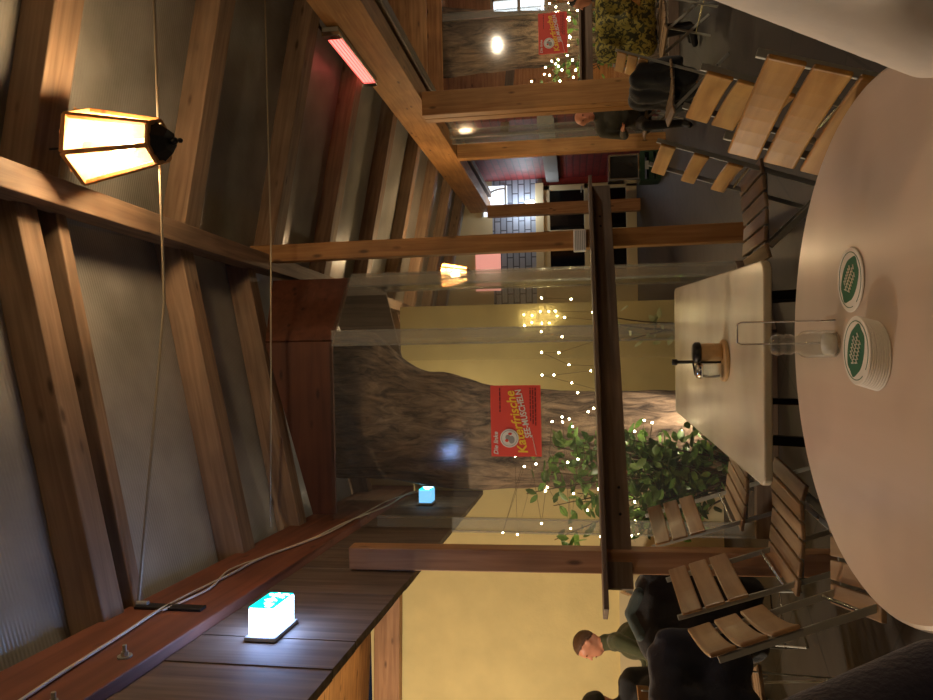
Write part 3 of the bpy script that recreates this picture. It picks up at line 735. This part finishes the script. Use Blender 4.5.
# condiment caddy on the rectangular table
cdy = thing('condiment_caddy', 'condiment caddy with jars and dark handle on a wooden disc, rectangular table', 'caddy', (-.09, 2.60, .7403), 0)
b = MB(); b.lathe([(0, 0), (.072, 0), (.075, .003), (.075, .011), (.072, .014), (0, .014)], 40); b.build('wooden_disc', M['cork'], cdy)
j = MB().lathe([(0, .014), (.03, .014), (.032, .02), (.032, .085), (.029, .09), (0, .09)], 28, (.03, 0, 0)).build('jar', M['cork'], cdy, 0, True)
MB().lathe([(0, .088), (.036, .088), (.037, .092), (.037, .104), (.03, .112), (0, .113)], 28, (.03, 0, 0)).build('lid', M['darksteel'], j, 0, True)
j = MB().lathe([(0, .014), (.024, .014), (.026, .02), (.026, .075), (.02, .085), (0, .086)], 28, (-.035, -.015, 0)).build('glass_pot', M['glass'], cdy, 0, True)
MB().lathe([(0, .084), (.027, .084), (.029, .09), (.024, .104), (0, .108)], 28, (-.035, -.015, 0)).build('lid', M['chrome'], j, 0, True)
b = MB(); b.tube([(-.004, .012, .012), (-.004, .012, .175)], .006); b.tube([(-.004, .012, .165), (-.004, .012, .182)], .011); b.tube([(-.055, .03, .014), (-.06, .03, .05), (-.05, .03, .1), (-.004, .012, .11)], .004); b.build('handle', M['darksteel'], cdy, 0, True)

# ------------------------------------------------------------------ folding slatted chairs
def slat_mesh(length, wd, th, bow, rx=0.0):
    """a board along local Y, gently bowed, faces +X when upright"""
    bm = bmesh.new(); n = 8; prev = None
    for i in range(n + 1):
        t = i / n * 2 - 1; y = t * length / 2; off = -bow * (1 - t * t)
        ring = [bm.verts.new((off + sx * th / 2, y, sz * wd / 2)) for sx, sz in ((-1, -1), (1, -1), (1, 1), (-1, 1))]
        if prev:
            for k in range(4): bm.faces.new((prev[k], prev[(k + 1) % 4], ring[(k + 1) % 4], ring[k]))
        else: bm.faces.new(ring[::-1])
        prev = ring
    bm.faces.new(prev); return bm
def chair(label, loc, rz, seat_mat, back_mat, W=.39, group='slatted folding chairs', gap=.085, n_back=3, slat=.078, ztop=.88):
    r = thing('folding_chair', label, 'chair', loc, rz, group)
    # side frames: back upright runs on to the front foot, second bar from seat front to rear foot
    def up(z): return -.335 + (.90 - z) * .36          # x of the back upright at height z
    for s in (-1, 1):
        y = s * (W / 2 - .03)
        m_ = MB(); m_.bar((up(.89), y, .89), (up(0.02), y, 0.005), .008, .022, up=(1, 0, 0)); m_.build('front_leg', M['steel'], r, .002)
        y2 = s * (W / 2 - .048)
        m_ = MB(); m_.bar((.16, y2, .425), (-.24, y2, .005), .010, .026, up=(1, 0, 0)); m_.build('rear_leg', M['steel'], r, .002)
        m_ = MB(); m_.bar((-.19, y2, .437), (.20, y2, .437), .009, .022); m_.build('seat_rail', M['steel'], r, .002)
    for (x, z) in ((up(.13), .13), (-.15, .10), (up(.50), .50)):
        MB().tube([(x, -W / 2 + .03, z), (x, W / 2 - .03, z)], .006).build('cross_rod', M['chrome'], r)
    for k in range(n_back):
        z = ztop - slat / 2 - k * gap
        mb = MB(); mb.bm.free(); mb.bm = slat_mesh(W, slat, .014, .018)
        o = mb.build('back_slat', back_mat, r, .005); o.location = (up(z) + .024, 0, z); o.rotation_euler = (0, -.34, 0)
    ns = 6
    for k in range(ns):
        x = -.185 + k * .074
        mb = MB(); mb.bm.free(); mb.bm = slat_mesh(W, .062, .016, .0)
        dz = (-.012 if k in (2, 3) else -.006 if k in (1, 4) else 0) - (.014 if k == 5 else 0)
        o = mb.build('seat_slat', seat_mat, r, .004); o.location = (x, 0, .457 + dz); o.rotation_euler = (0, PI / 2 + (.25 if k == 5 else -.08 if k > 2 else .08), 0)
    return r
R_ = math.radians
chA = chair('tan slatted folding chair beside the leafy shrub, behind the one by the knotty post', (-.72, 3.76, 0), R_(-14), M['slat_old'], M['slat_tan'])
chB = chair('tan slatted folding chair standing in front of the knotty post and black jacket', (-.75, 2.93, 0), R_(-6), M['slat_old'], M['slat_tan'])
chC = chair('tan slatted folding chair in front of the dark navy coat, nearest to the viewer', (-.62, 2.26, 0), R_(13), M['slat_old'], M['slat_tan'], ztop=.92)
chG = chair('folding chair with only its slatted seat showing, between round table and navy sleeve', (-.72, 1.42, 0), R_(4), M['slat_old'], M['slat_tan'])
chD = chair('large golden slatted folding chair between the round table and the white sleeve', (.225, 1.62, 0), R_(194), M['slat_old'], M['slat_gold'])
chE = chair('golden slatted folding chair partly hidden behind the large golden one', (.46, 2.32, 0), R_(181), M['slat_old'], M['slat_gold'])
chF = chair('folding chair with widely spaced pale slats, seen nearly edge-on, near the middle post', (.53, 3.36, 0), R_(184), M['slat_old'], M['slat_gold'], gap=.14, slat=.068)

# ------------------------------------------------------------------ people and coats (blended bodies)
import numpy as np
_t = bmesh.new(); bmesh.ops.create_icosphere(_t, subdivisions=3, radius=1)
_TV = np.array([v.co[:] for v in _t.verts]); _TF = np.array([[v.index for v in f.verts] for f in _t.faces]); _t.free()

def blob(name, parts, mats, parent=None, voxel=.012, smooth=6, rough=0.0, seed=0):
    """parts: (p0, r0, p1, r1, mat index) tapered capsules blended into one continuous skin"""
    V = []; Fc = []; nv = 0
    for (p0, r0, p1, r1, mi) in parts:
        p0 = np.array(p0); p1 = np.array(p1); L = np.linalg.norm(p1 - p0)
        n = min(24, max(2, int(L / (min(r0, r1) * .5)) + 1))
        for i in range(n):
            t = i / (n - 1); V.append(_TV * (r0 + (r1 - r0) * t) + p0 + (p1 - p0) * t); Fc.append(_TF + nv); nv += len(_TV)
    me0 = bpy.data.meshes.new(name + '_raw'); me0.from_pydata(np.concatenate(V).tolist(), [], np.concatenate(Fc).tolist())
    tmp = link(bpy.data.objects.new(name, me0))
    m = tmp.modifiers.new('r', 'REMESH'); m.mode = 'VOXEL'; m.voxel_size = voxel
    m = tmp.modifiers.new('s', 'SMOOTH'); m.iterations = smooth; m.factor = .5
    dg = bpy.context.evaluated_depsgraph_get(); me = bpy.data.meshes.new_from_object(tmp.evaluated_get(dg))
    bpy.data.objects.remove(tmp); bpy.data.meshes.remove(me0); me.name = name
    o = link(bpy.data.objects.new(name, me))
    me.materials.clear()
    for mm in mats: me.materials.append(mm)
    if rough:
        for v in me.vertices:
            p = v.co * 7 + Vector((seed, 0, 0)); q = Vector((v.co.x * 16, v.co.y * 16, v.co.z * 6 + seed))
            v.co += v.normal * (rough * noise.noise(p) + rough * .6 * noise.noise(q))
    nf = len(me.polygons); ctr = np.zeros(nf * 3); me.polygons.foreach_get('center', ctr); ctr = ctr.reshape(-1, 3)
    best = np.full(nf, 1e9); idx = np.zeros(nf, dtype=np.int32)
    for a, r0, b, r1, mi in parts:
        a = np.array(a); d = np.array(b) - a; L2 = d @ d
        t = np.clip((ctr - a) @ d / L2, 0, 1) if L2 > 1e-9 else np.zeros(nf)
        dist = np.linalg.norm(ctr - a - t[:, None] * d, axis=1) - (r0 + (r1 - r0) * t)
        k = dist < best; best[k] = dist[k]; idx[k] = mi
    me.polygons.foreach_set('material_index', idx); me.polygons.foreach_set('use_smooth', np.ones(nf, dtype=bool)); me.update()
    if parent: o.parent = parent
    return o

def hand(wrist, direc, side, mi):
    """palm, four unequal curled fingers and a thumb"""
    w = Vector(wrist); d = Vector(direc).normalized(); s = Vector(side).normalized(); n = d.cross(s)
    out = [(w, .026, w + d * .045, .03, mi), (w + d * .05 - s * .02, .018, w + d * .06 + s * .02, .018, mi)]
    for k, (off, L) in enumerate(((-.030, .062), (-.010, .074), (.011, .068), (.030, .052))):
        b0 = w + d * .075 + s * off; b1 = b0 + d * L * .5 - Vector((0, 0, .006)); b2 = b1 + d * L * .4 - Vector((0, 0, .022))
        out += [(b0, .0095, b1, .009, mi), (b1, .009, b2, .0075, mi)]
    t0 = w + d * .025 - s * .03; t1 = t0 + d * .03 - s * .028; t2 = t1 + d * .03 - s * .004
    out += [(t0, .012, t1, .0105, mi), (t1, .0105, t2, .009, mi)]
    return out

def seated(label, loc, rz, top, legs, hair, skin='skin', look=0.0, sc=1.0, lean=0.0, arms='table', hairstyle='short', group=None, bulk=1.0, voxel=.011):
    r = thing('person', label, 'person', loc, rz, group); r.scale = (sc,) * 3
    P = []; k = bulk
    hip = Vector((0, 0, .56)); ch = Vector((lean * .6, 0, .86)); nk = Vector((lean, 0, 1.07)); hd = Vector((lean + .035, 0, 1.225))
    P += [((0, -.075, .55), .125 * k, (0, .075, .55), .125 * k, 1), (hip + Vector((0, 0, .08)), .145 * k, ch, .15 * k, 0)]
    P += [(ch + Vector((0, -.07, 0)), .125 * k, ch + Vector((0, .07, 0)), .125 * k, 0), (nk + Vector((0, -.15, -.06)), .072 * k, nk + Vector((0, .15, -.06)), .072 * k, 0)]
    P += [(nk + Vector((0, 0, -.05)), .072, nk + Vector((.005, 0, .015)), .066, 0), (nk, .056, nk + Vector((.02, 0, .07)), .052, 2)]
    for s in (-1, 1):
        shd = nk + Vector((0, s * .19, -.075))
        if arms == 'table': el = shd + Vector((.10, s * .05, -.25)); wr = el + Vector((.22, -s * .08, .03))
        elif arms == 'lap': el = shd + Vector((.11, s * .06, -.24)); wr = el + Vector((.06, -s * .15, -.17))
        else: el = shd + Vector((.03, s * .06, -.27)); wr = el + Vector((.21, -s * .09, -.03))
        P += [(shd, .062 * k, el, .046 * k, 0), (el, .046 * k, wr, .034 * k, 0)]
        P += hand(wr + (wr - el).normalized() * .015, wr - el, (0, s, 0), 2)
        kn = Vector((.43, s * .12, .52)); an = Vector((.40, s * .12, .08))
        P += [((.02, s * .09, .54), .09, kn, .062, 1), (kn, .062, an, .044, 1), (an, .045, an + Vector((.15, s * .015, -.035)), .036, 3)]
    # head, turned by look
    c, s_ = math.cos(look), math.sin(look)
    def H(x, y, z): return hd + Vector((x * c - y * s_, x * s_ + y * c, z))
    P += [(H(-.02, 0, .03), .088, H(.012, 0, .03), .084, 2), (H(.012, 0, -.02), .072, H(.03, 0, -.07), .05, 2), (H(.0, 0, -.05), .06, H(-.03, 0, -.02), .07, 2),
          (H(.085, 0, .012), .011, H(.107, 0, -.022), .014, 2), (H(-.005, .083, -.005), .014, H(-.012, .088, .022), .016, 2), (H(-.005, -.083, -.005), .014, H(-.012, -.088, .022), .016, 2),
          (H(.078, -.035, .035), .018, H(.078, .035, .035), .018, 2), (H(.073, -.014, -.06), .014, H(.073, .014, -.06), .014, 2)]
    body = blob('body', P, [M[top], M[legs], M[skin], M['black']], r, voxel)
    for yy in (-.031, .031):
        MB().sphere(H(.086, yy, .018), (.009, .011, .007), 10, 6).build('eye', M['eye'], r)
    MB().tube([H(.086, -.022, -.057), H(.09, 0, -.055), H(.086, .022, -.057)], .004).build('mouth', plain('lips', srgb(150, 82, 70), .5), r)
    if hairstyle != 'bald':
        # cap of hair: sphere shell trimmed to the scalp
        bm = bmesh.new(); bmesh.ops.create_uvsphere(bm, u_segments=40, v_segments=26, radius=1)
        dele = [v for v in bm.verts if (v.co.z < -.12 + .85 * max(0, v.co.x) - (.45 if v.co.x < 0 else 0) * min(1, -v.co.x * 2 if v.co.x < 0 else 0))]
        bmesh.ops.delete(bm, geom=dele, context='VERTS')
        for v in bm.verts:
            k_ = 1 + .03 * noise.noise(v.co * 6); v.co = H(v.co.x * .110 * k_ - .008, v.co.y * .098 * k_, v.co.z * .104 * k_ + .026)
        mb = MB(); mb.bm.free(); mb.bm = bm; ho_ = mb.build('hair', M[hair], r, 0, True)
        sm = ho_.modifiers.new('Solidify', 'SOLIDIFY'); sm.thickness = .012; sm.offset = -1
    return r
chX = dup(chC, 'folding chair under the man in the green sweater', (-2.35, 5.62, 0), R_(200), 'slatted folding chairs')
seated('man in an olive green sweater with short brown hair sitting by the yellow wall', (-2.36, 5.62, 0), R_(205), 'green_knit', 'black_cloth', 'hair', look=R_(10), sc=.97, lean=.05)
dup(chC, 'folding chair under the dark-haired person by the yellow wall', (-2.50, 4.62, 0), R_(120), 'slatted folding chairs')
seated('person with black hair and black jacket, seen from behind, facing the green sweater man', (-2.40, 4.6, 0), R_(120), 'black_cloth', 'navy_cloth', 'blackhair', sc=.93, bulk=1.2)
# near neighbours at the round table, mostly out of frame
seated('person in a white sweater, only the sleeve showing beside the round table', (.585, .74, 0), R_(180), 'white_cloth', 'jeans', 'hair', sc=1.06, bulk=1.25, lean=.07, arms='lap', voxel=.010)
seated('person in a dark navy jacket, only the sleeve showing beside the round table', (-.625, .74, 0), R_(0), 'navy_near', 'navy_cloth', 'blackhair', sc=1.06, bulk=1.15, lean=.04, arms='lap', voxel=.010)
dup(chC, 'folding chair under the person in the white sweater', (.64, .74, 0), R_(180), 'slatted folding chairs')
dup(chC, 'folding chair under the person in the navy jacket', (-.70, .74, 0), R_(0), 'slatted folding chairs')
# right-hand area
dup(chD, 'folding chair under the person in the olive jacket', (2.46, 7.95, 0), R_(200), 'slatted folding chairs')
seated('person in a dark olive jacket sitting beyond the thick double post', (2.46, 7.95, 0), R_(250), 'olive_cloth', 'black_cloth', 'hair', sc=.9, hairstyle='bald', bulk=1.15, lean=.05)
dup(chD, 'folding chair under the person in black before the far enclosure', (3.36, 7.0, 0), R_(150), 'slatted folding chairs')
seated('person in black sitting before the far enclosure, beside the yellow patterned jacket', (3.36, 7.0, 0), R_(150), 'black_cloth', 'black_cloth', 'blackhair', sc=.93)

def coat(name, label, loc, rz, mat, W=.5, z0=.25, zt=.95, collar=None, seed=1, cat='jacket'):
    r = thing(name, label, cat, loc, rz)
    h = W / 2 - .11
    P = [((-.03, -h, zt - .12), .085, (-.03, h, zt - .12), .085, 0), ((-.05, -h, zt - .35), .095, (-.05, h, zt - .35), .095, 0), ((-.06, -h, z0 + .12), .085, (-.06, h, z0 + .12), .085, 0),
         ((-.04, -h, zt - .12), .09, (-.06, -h, z0 + .1), .085, 0), ((-.04, h, zt - .12), .09, (-.06, h, z0 + .1), .085, 0), ((-.05, 0, zt - .12), .1, (-.07, 0, z0 + .1), .09, 0),
         ((.0, -h - .06, zt - .12), .06, (.02, -h - .09, z0 + .2), .05, 0), ((.0, h + .06, zt - .12), .06, (.02, h + .09, z0 + .2), .05, 0)]
    blob('shell', P, [M[mat]], r, .014, 8, .022, seed)
    if collar: blob('collar', [((0.0, -.11, zt - .06), .04, (-.06, 0, zt - .02), .045, 0), ((-.06, 0, zt - .02), .045, (.0, .11, zt - .06), .04, 0)], [M[collar]], r, .01, 4, .01, seed)
    return r
dup(chC, 'folding chair holding the black padded jacket', (-1.70, 4.40, 0), R_(110), 'slatted folding chairs')
k1 = coat('padded_jacket', 'black padded jacket with a grey collar hung over a chair by the knotty post', (-1.56, 4.02, 0), R_(-70), 'black_cloth', .5, .22, .98, 'teal_cloth', 3)
lg = MB()
for i, (dy, wd) in enumerate(((0, .012), (.02, .006), (.034, .006), (.05, .012))): lg.box((.082, -.17 + dy, .72), (.003, wd, .012 if wd > .01 else .006))
lg.build('chest_mark', M['white'], k1)
dup(chC, 'folding chair holding the navy jacket', (-1.78, 3.42, 0), R_(120), 'slatted folding chairs')
coat('navy_coat', 'dark navy coat hung over a chair behind the tan slatted back nearest the viewer', (-1.58, 3.12, 0), R_(-60), 'navy_cloth', .56, .48, 1.0, None, 8, 'coat')
dup(chD, 'folding chair carrying the yellow patterned jacket', (2.72, 6.4, 0), R_(200), 'slatted folding chairs')
coat('patterned_jacket', 'yellow and dark patterned jacket hung over a chair before the far enclosure', (2.86, 6.6, 0), R_(70), 'camo', .62, .45, 1.05, None, 5)
coat('black_coat', 'black coat hung low in front of the yellow patterned jacket', (2.12, 6.1, 0), R_(20), 'black_cloth', .5, .2, .80, None, 11, 'coat')
dup(chD, 'folding chair with small dark slats before the thick double post', (2.0, 6.0, 0), R_(180), 'slatted folding chairs')
dup(chD, 'slatted folding chair standing beside the yellow patterned jacket, nearer the white sleeve', (3.05, 5.9, 0), R_(220), 'slatted folding chairs')

# ------------------------------------------------------------------ plants and fairy lights
def leafy(name, label, loc, spots, leaf_len, mat, n_stem=8, seed=2, cat='plant'):
    rnd = random.Random(seed); r = thing(name, label, cat, loc, 0)
    st = MB(); lf = MB()
    for (ex, ey, ez, nl) in spots:
        base = Vector((rnd.uniform(-.1, .1), rnd.uniform(-.05, .05), 0)); end = Vector((ex, ey, ez)); mid = base.lerp(end, .55) + Vector((rnd.uniform(-.08, .08), rnd.uniform(-.03, .03), .15))
        pts = [base.lerp(mid, t).lerp(mid.lerp(end, t), t) for t in [i / 10 for i in range(11)]]
        st.tube(pts, [.008 - .0005 * i for i in range(11)], 6)
        for k in range(nl):
            t = rnd.uniform(.4, 1); p = pts[min(10, int(t * 10))] + Vector((rnd.gauss(0, .05), rnd.gauss(0, .04), rnd.gauss(0, .06)))
            d = Vector((rnd.gauss(0, 1), rnd.gauss(0, .8), rnd.gauss(-.1, .7))).normalized(); L = leaf_len * rnd.uniform(.7, 1.2)
            sd = d.cross(Vector((rnd.gauss(0, 1), rnd.gauss(0, 1), rnd.gauss(0, 1)))).normalized(); nn = d.cross(sd)
            q = []
            for u_, w_ in ((0, 0), (.25, .2), (.55, .25), (.82, .14), (1, 0)):
                c_ = p + d * L * u_ - nn * L * .12 * (u_ ** 2); q.append((c_ + sd * L * w_, c_ - nn * L * .03, c_ - sd * L * w_))
            for A, B in zip(q, q[1:]):
                va = [lf.bm.verts.new(x) for x in A]; vb = [lf.bm.verts.new(x) for x in B]
                for i in (0, 1):
                    try: lf.bm.faces.new((va[i], va[i + 1], vb[i + 1], vb[i]))
                    except ValueError: pass
    st.build('stems', M['stem'], r, 0, True); lf.build('foliage', M[mat], r, 0, True)
    return r
rnd = random.Random(4)
spots = [(rnd.uniform(-.5, .3), rnd.uniform(-.12, .2), rnd.uniform(.5, 1.6), 34) for _ in range(30)] + [(rnd.uniform(.05, .5), rnd.uniform(-.1, .1), rnd.uniform(.3, .75), 16) for _ in range(6)]
leafy('leafy_shrub', 'green leafy shrub with fairy lights growing before the tree trunk', (-.95, 4.93, .08), spots, .10, 'leaf', seed=2, cat='shrub')
leafy('lit_plant', 'small plant with leaves coloured pale as if lit just beyond the rectangular table', (.05, 5.0, .08), [(.06, .0, .95, 9), (-.08, .03, .82, 8), (.12, .05, 1.0, 7), (.0, -.04, .7, 6)], .09, 'leaf_lit', seed=9)

def lights(label, pts, r=.0065, wire=True):
    o = thing('fairy_lights', label, 'string lights', tuple(pts[0]), 0)
    p0 = Vector(pts[0])
    w = MB(); w.tube([Vector(p) - p0 for p in pts], .0015, 5); w.build('wire', M['stem'], o)
    for p in pts: MB().sphere(Vector(p) - p0, r, 8, 6).build('bulb', M['fairy'], o)
    return o
rnd = random.Random(12)
lp = []
for k in range(34):
    lp.append((-.92 + .42 * math.sin(k * 1.9) + rnd.uniform(-.08, .08), 4.84 + rnd.uniform(0, .14), .75 + 1.0 * k / 34 + rnd.uniform(-.1, .1)))
lights('string of warm fairy lights woven through the green shrub', lp)
lp = []
for k in range(26):
    t = k / 25; lp.append((.30 - .95 * t + rnd.uniform(-.05, .05), 5.05 + rnd.uniform(-.05, .1), 1.28 + .22 * math.sin(k * 1.3) + .35 * max(0, t - .6)))
lights('string of warm fairy lights across the trunk below the red sign', lp)
lp = [(.18 + rnd.uniform(-.02, .02), 8.5, 1.9 - .05 * k + rnd.uniform(-.02, .02)) if k % 2 else (.32 + rnd.uniform(-.1, .1), 8.5, 1.85 - .05 * k) for k in range(9)]
lights('string of small fairy lights hanging before the yellow wall behind the tree', lp, .0075)
for i, (x, yy, z) in enumerate(((-.24, 4.80, 1.60), (-.20, 4.80, 1.52), (-.49, 4.9, 1.90), (-.55, 4.9, 1.85))): pass

gs = thing('assumed_spotlight', 'assumed small black spotlight added on the soil to light the trunk, hidden behind the table', 'lamp', (-.35, 4.95, .085))  # unseen lamp, assumed from the bright lower bark and added here
MB().tube([(0, 0, 0), (0, 0, .05)], .012).build('spike', M['darksteel'], gs)
MB().cone((0, -.03, .045), (-.02, .05, .09), .03, .045, 20).build('housing', M['black'], gs)
sl = bpy.data.lights.new('assumed_spotlight_beam', 'SPOT'); sl.energy = 45; sl.color = (1, .82, .62); sl.spot_size = 1.7; sl.spot_blend = .8; sl.shadow_soft_size = .03  # light of the assumed spotlight, brightens the lower trunk
so = link(bpy.data.objects.new('assumed_spotlight_beam', sl)); so.location = (-.37, 5.01, .19); so.rotation_euler = Vector((-.38, .25, .75)).to_track_quat('-Z', 'Y').to_euler()

# ------------------------------------------------------------------ far enclosure and the background at the right
en2 = thing('tree_enclosure', 'clear plastic enclosure around the far tree, beyond the heater beam', 'enclosure', (0, 0, 0))
Q = [Vector((4.6, 8.4, 0)), Vector((2.80, 8.4, 0)), Vector((2.60, 8.75, 0)), Vector((2.58, 8.95, 0))]
for a, b in zip(Q, Q[1:]): pane(b, a, .12, 2.76, en2)
for q in Q[1:]: profile(q, (1, 0, 0), .1, .12, 2.76, en2)
profile(Vector((3.9, 8.4, 0)), (1, 0, 0), .08, .12, 2.76, en2)
MB().box((3.75, 8.41, 2.98), (1.7, .03, .42)).build('header_board', M['pineboard'], en2, .004)
MB().box((3.7, 8.40, .06), (1.8, .06, .12)).build('curb', M['ledge'], en2, .004)
lr2 = thing('ledge', 'dark brown timber ledge board crossing in front of the far enclosure', 'ledge', (0, 0, 0))
timber('shelf_board', (2.7, 8.05, 1.13), (4.5, 7.95, 1.13), .2, .024, M['ledge'], None, None, parent=lr2, bevel=.004)
timber('apron_board', (2.72, 8.05, 1.055), (4.45, 7.95, 1.055), .03, .125, M['ledge'], None, None, parent=lr2, bevel=.004)
timber('enclosure_beam', (3.0, 10.2, 2.2), (4.7, 10.2, 2.0), .08, .12, M['ledge'], 'dark timber beam seen through the far clear enclosure behind the double post', 'beam', kind='thing')
trunk('trunk', 'tree trunk inside the far clear enclosure', 3.9, 9.3, [(0, 0, .42), (1.0, 0, .32), (2.0, .05, .36), (3.4, .1, .46)], [(-1.5, 2.2, .3, .4, .06)], 9.7)
timber('fascia_board', (2.9, 7.66, 3.12), (7.4, 7.66, 3.12), .05, .62, M['pineboard'], 'broad pine fascia board above the far clear enclosure', 'board', kind='thing')
rnd = random.Random(20)
lp = [(3.1 + 1.2 * (k / 40) + rnd.uniform(-.1, .1), 8.55 + rnd.uniform(0, .2), 1.05 + .45 * abs(math.sin(k * 1.1)) + rnd.uniform(-.15, .25)) for k in range(40)]
lights('string of warm fairy lights inside the far enclosure', lp, .011)
rnd = random.Random(5)
leafy('leafy_shrub', 'leafy shrub with fairy lights in the far enclosure', (3.6, 8.75, .1), [(rnd.uniform(-.5, .6), rnd.uniform(-.1, .2), rnd.uniform(.9, 1.6), 14) for _ in range(14)], .1, 'leaf', seed=6, cat='shrub')
# pendants and the bright window in the side room
def pendant(label, loc):
    r = thing('pendant_lamp', label, 'lamp', loc, 0, 'white pendant lamps of the side room')
    MB().lathe([(.03, .12), (.06, .1), (.11, -.02), (.125, -.1), (.118, -.1), (.10, -.02), (.055, .09), (.03, .11)], 28).build('shade', M['pendant_shade'], r, 0, True)
    MB().sphere((0, 0, -.03), .045).build('bulb', M['lamp_bulb'], r, 0, True)
    MB().tube([(0, 0, .1), (0, 0, 3.49 - loc[2])], .006).build('cord', M['black'], r)
    return r
M['pendant_shade'] = emit('pendant_shade', (1, .8, .55, 1), .8, (.9, .85, .75, 1))
pa = pendant('white pendant lamp seen through the far enclosure, beside its tree', (4.25, 10.4, 2.35))
dup(pa, 'white pendant lamp seen past the thick double post, before the red wall', (3.55, 10.6, 2.3))
dup(pa, 'unseen pendant lamp copy added in the side room as fill light', (4.7, 5.6, 2.5))  # added out of view to brighten the fascia, people and chairs
lamp_light('side_room_fill_light', (4.7, 5.6, 2.42), 90, (1, .8, .56))  # fill light belonging to the added pendant
wn = thing('window_1', 'bright four-pane window in the side room behind the far enclosure', 'window', (6.35, 13.15, 2.15)); wn['kind'] = 'structure'
M['window_glow'] = emit('window_glow', (.72, .84, 1, 1), 1.6)
g = MB()
for x in (-.52, 0, .52): g.box((x, 0, 0), (.06, .06, 1.0))
for z in (-.5, 0, .5): g.box((0, 0, z), (1.1, .06, .06))
g.build('frame', M['white'], wn); MB().box((0, .03, 0), (1.0, .02, .98)).build('pane', M['window_glow'], wn)
# fanlight above the far doors, sign panel
M['fan_glow'] = emit('fan_glow', (.75, .85, 1, 1), .9)
wn = thing('window_2', 'pale arched window above the far doors at the end of the beam', 'window', (2.75, BY - .02, 2.75)); wn['kind'] = 'structure'
MB().box((0, .02, 0), (.6, .02, .5)).build('pane', M['fan_glow'], wn)
g = MB()
for k in range(12):
    a0, a1 = PI * k / 12, PI * (k + 1) / 12; g.bar((.24 * math.cos(a0), 0, -.2 + .4 * math.sin(a0)), (.24 * math.cos(a1), 0, -.2 + .4 * math.sin(a1)), .03, .03)
g.box((0, 0, -.22), (.6, .04, .04)); g.box((0, 0, .24), (.6, .04, .04)); g.build('frame', M['steel'], wn)
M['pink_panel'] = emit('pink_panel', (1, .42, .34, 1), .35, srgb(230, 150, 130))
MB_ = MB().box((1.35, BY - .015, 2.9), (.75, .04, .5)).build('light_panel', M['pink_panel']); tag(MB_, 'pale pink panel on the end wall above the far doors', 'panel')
wl = thing('wall_lamp', 'small square white lamp on the brick band above the far doors', 'lamp', (2.62, BY - .05, 2.05))
MB().box((0, 0, 0), (.2, .08, .16)).build('shade', emit('lamp_white', (.9, .95, 1, 1), 10), wl, .01); MB().box((0, .04, 0), (.24, .02, .2)).build('back_plate', M['steel'], wl)

# radio / fan box on a green crate
cr_ = thing('crate', 'green bottle crate on the floor by the red wall, under the silver box', 'crate', (2.42, 10.35, 0), 0)
M['crate_green'] = plain('crate_green', srgb(18, 52, 34), .5)
g = MB()
for sx in (-1, 1): g.box((sx * .2, 0, .14), (.02, .32, .28))
for sy in (-1, 1):
    for zz in (.03, .13, .25): g.box((0, sy * .16, zz), (.4, .02, .06))
g.box((0, 0, .01), (.4, .32, .02)); g.box((0, 0, .275), (.4, .32, .012)); g.build('body', M['crate_green'], cr_)
MB().box((0, -.172, .19), (.12, .006, .05)).build('label', M['greywall'], cr_)
sp = thing('speaker_box', 'silver framed box with a round black grille standing on the green crate', 'speaker', (2.42, 10.35, .283), 0)
g = MB(); g.box((-.17, 0, .22), (.03, .26, .44)); g.box((.17, 0, .22), (.03, .26, .44)); g.box((0, 0, .015), (.34, .26, .03)); g.box((0, 0, .425), (.34, .26, .03)); g.build('frame', M['chrome'], sp, .008)
MB().box((0, .02, .22), (.31, .2, .38)).build('cabinet', M['black'], sp)
g = MB()
for rr in (.05, .09, .13):
    for k in range(32):
        a0, a1 = 2 * PI * k / 32, 2 * PI * (k + 1) / 32; g.bar((rr * math.cos(a0), -.085, .22 + rr * math.sin(a0)), (rr * math.cos(a1), -.085, .22 + rr * math.sin(a1)), .006, .006)
g.build('grille', M['darksteel'], sp)

# ------------------------------------------------------------------ light
lamp_light('lantern_light', (.88, 2.8, 3.195), 33)
lamp_light('lantern_light_far', (.87, 9.2, 2.8), 80)
lamp_light('fill_light_behind', (.95, -1.3, 3.21), 58)  # fill light of the lantern added behind the viewer
lamp_light('assumed_annex_light', (-3.7, 3.4, 2.3), 120, (1, .86, .66), .12)  # assumed lamp out of view, added to light the annex's yellow wall
lamp_light('assumed_recess_light', (-1.2, 7.5, 2.45), 16, (1, .84, .6), .06)  # assumed lamp hidden by the trunk, added to brighten the rear yellow wall
lamp_light('side_room_light', (4.25, 10.4, 2.3), 70, (1, .72, .42))
lamp_light('side_room_light_b', (3.55, 10.6, 2.25), 30, (1, .72, .42))
lamp_light('passage_light', (2.6, 13.6, 2.2), 10, (.8, .9, 1))
w = bpy.data.worlds.new('night'); scene.world = w; w.use_nodes = True
w.node_tree.nodes['Background'].inputs[0].default_value = (.02, .025, .04, 1); w.node_tree.nodes['Background'].inputs[1].default_value = .25

scene.view_settings.view_transform = 'Standard'; scene.view_settings.look = 'None'; scene.view_settings.gamma = 1; scene.view_settings.use_curve_mapping = False
scene.view_settings.exposure = 0.85
scene.cycles.max_bounces = 8; scene.cycles.diffuse_bounces = 3; scene.cycles.transparent_max_bounces = 24; scene.cycles.glossy_bounces = 4
scene.cycles.sample_clamp_indirect = 4; scene.cycles.caustics_reflective = False; scene.cycles.caustics_refractive = False
scene.cycles.use_denoising = True
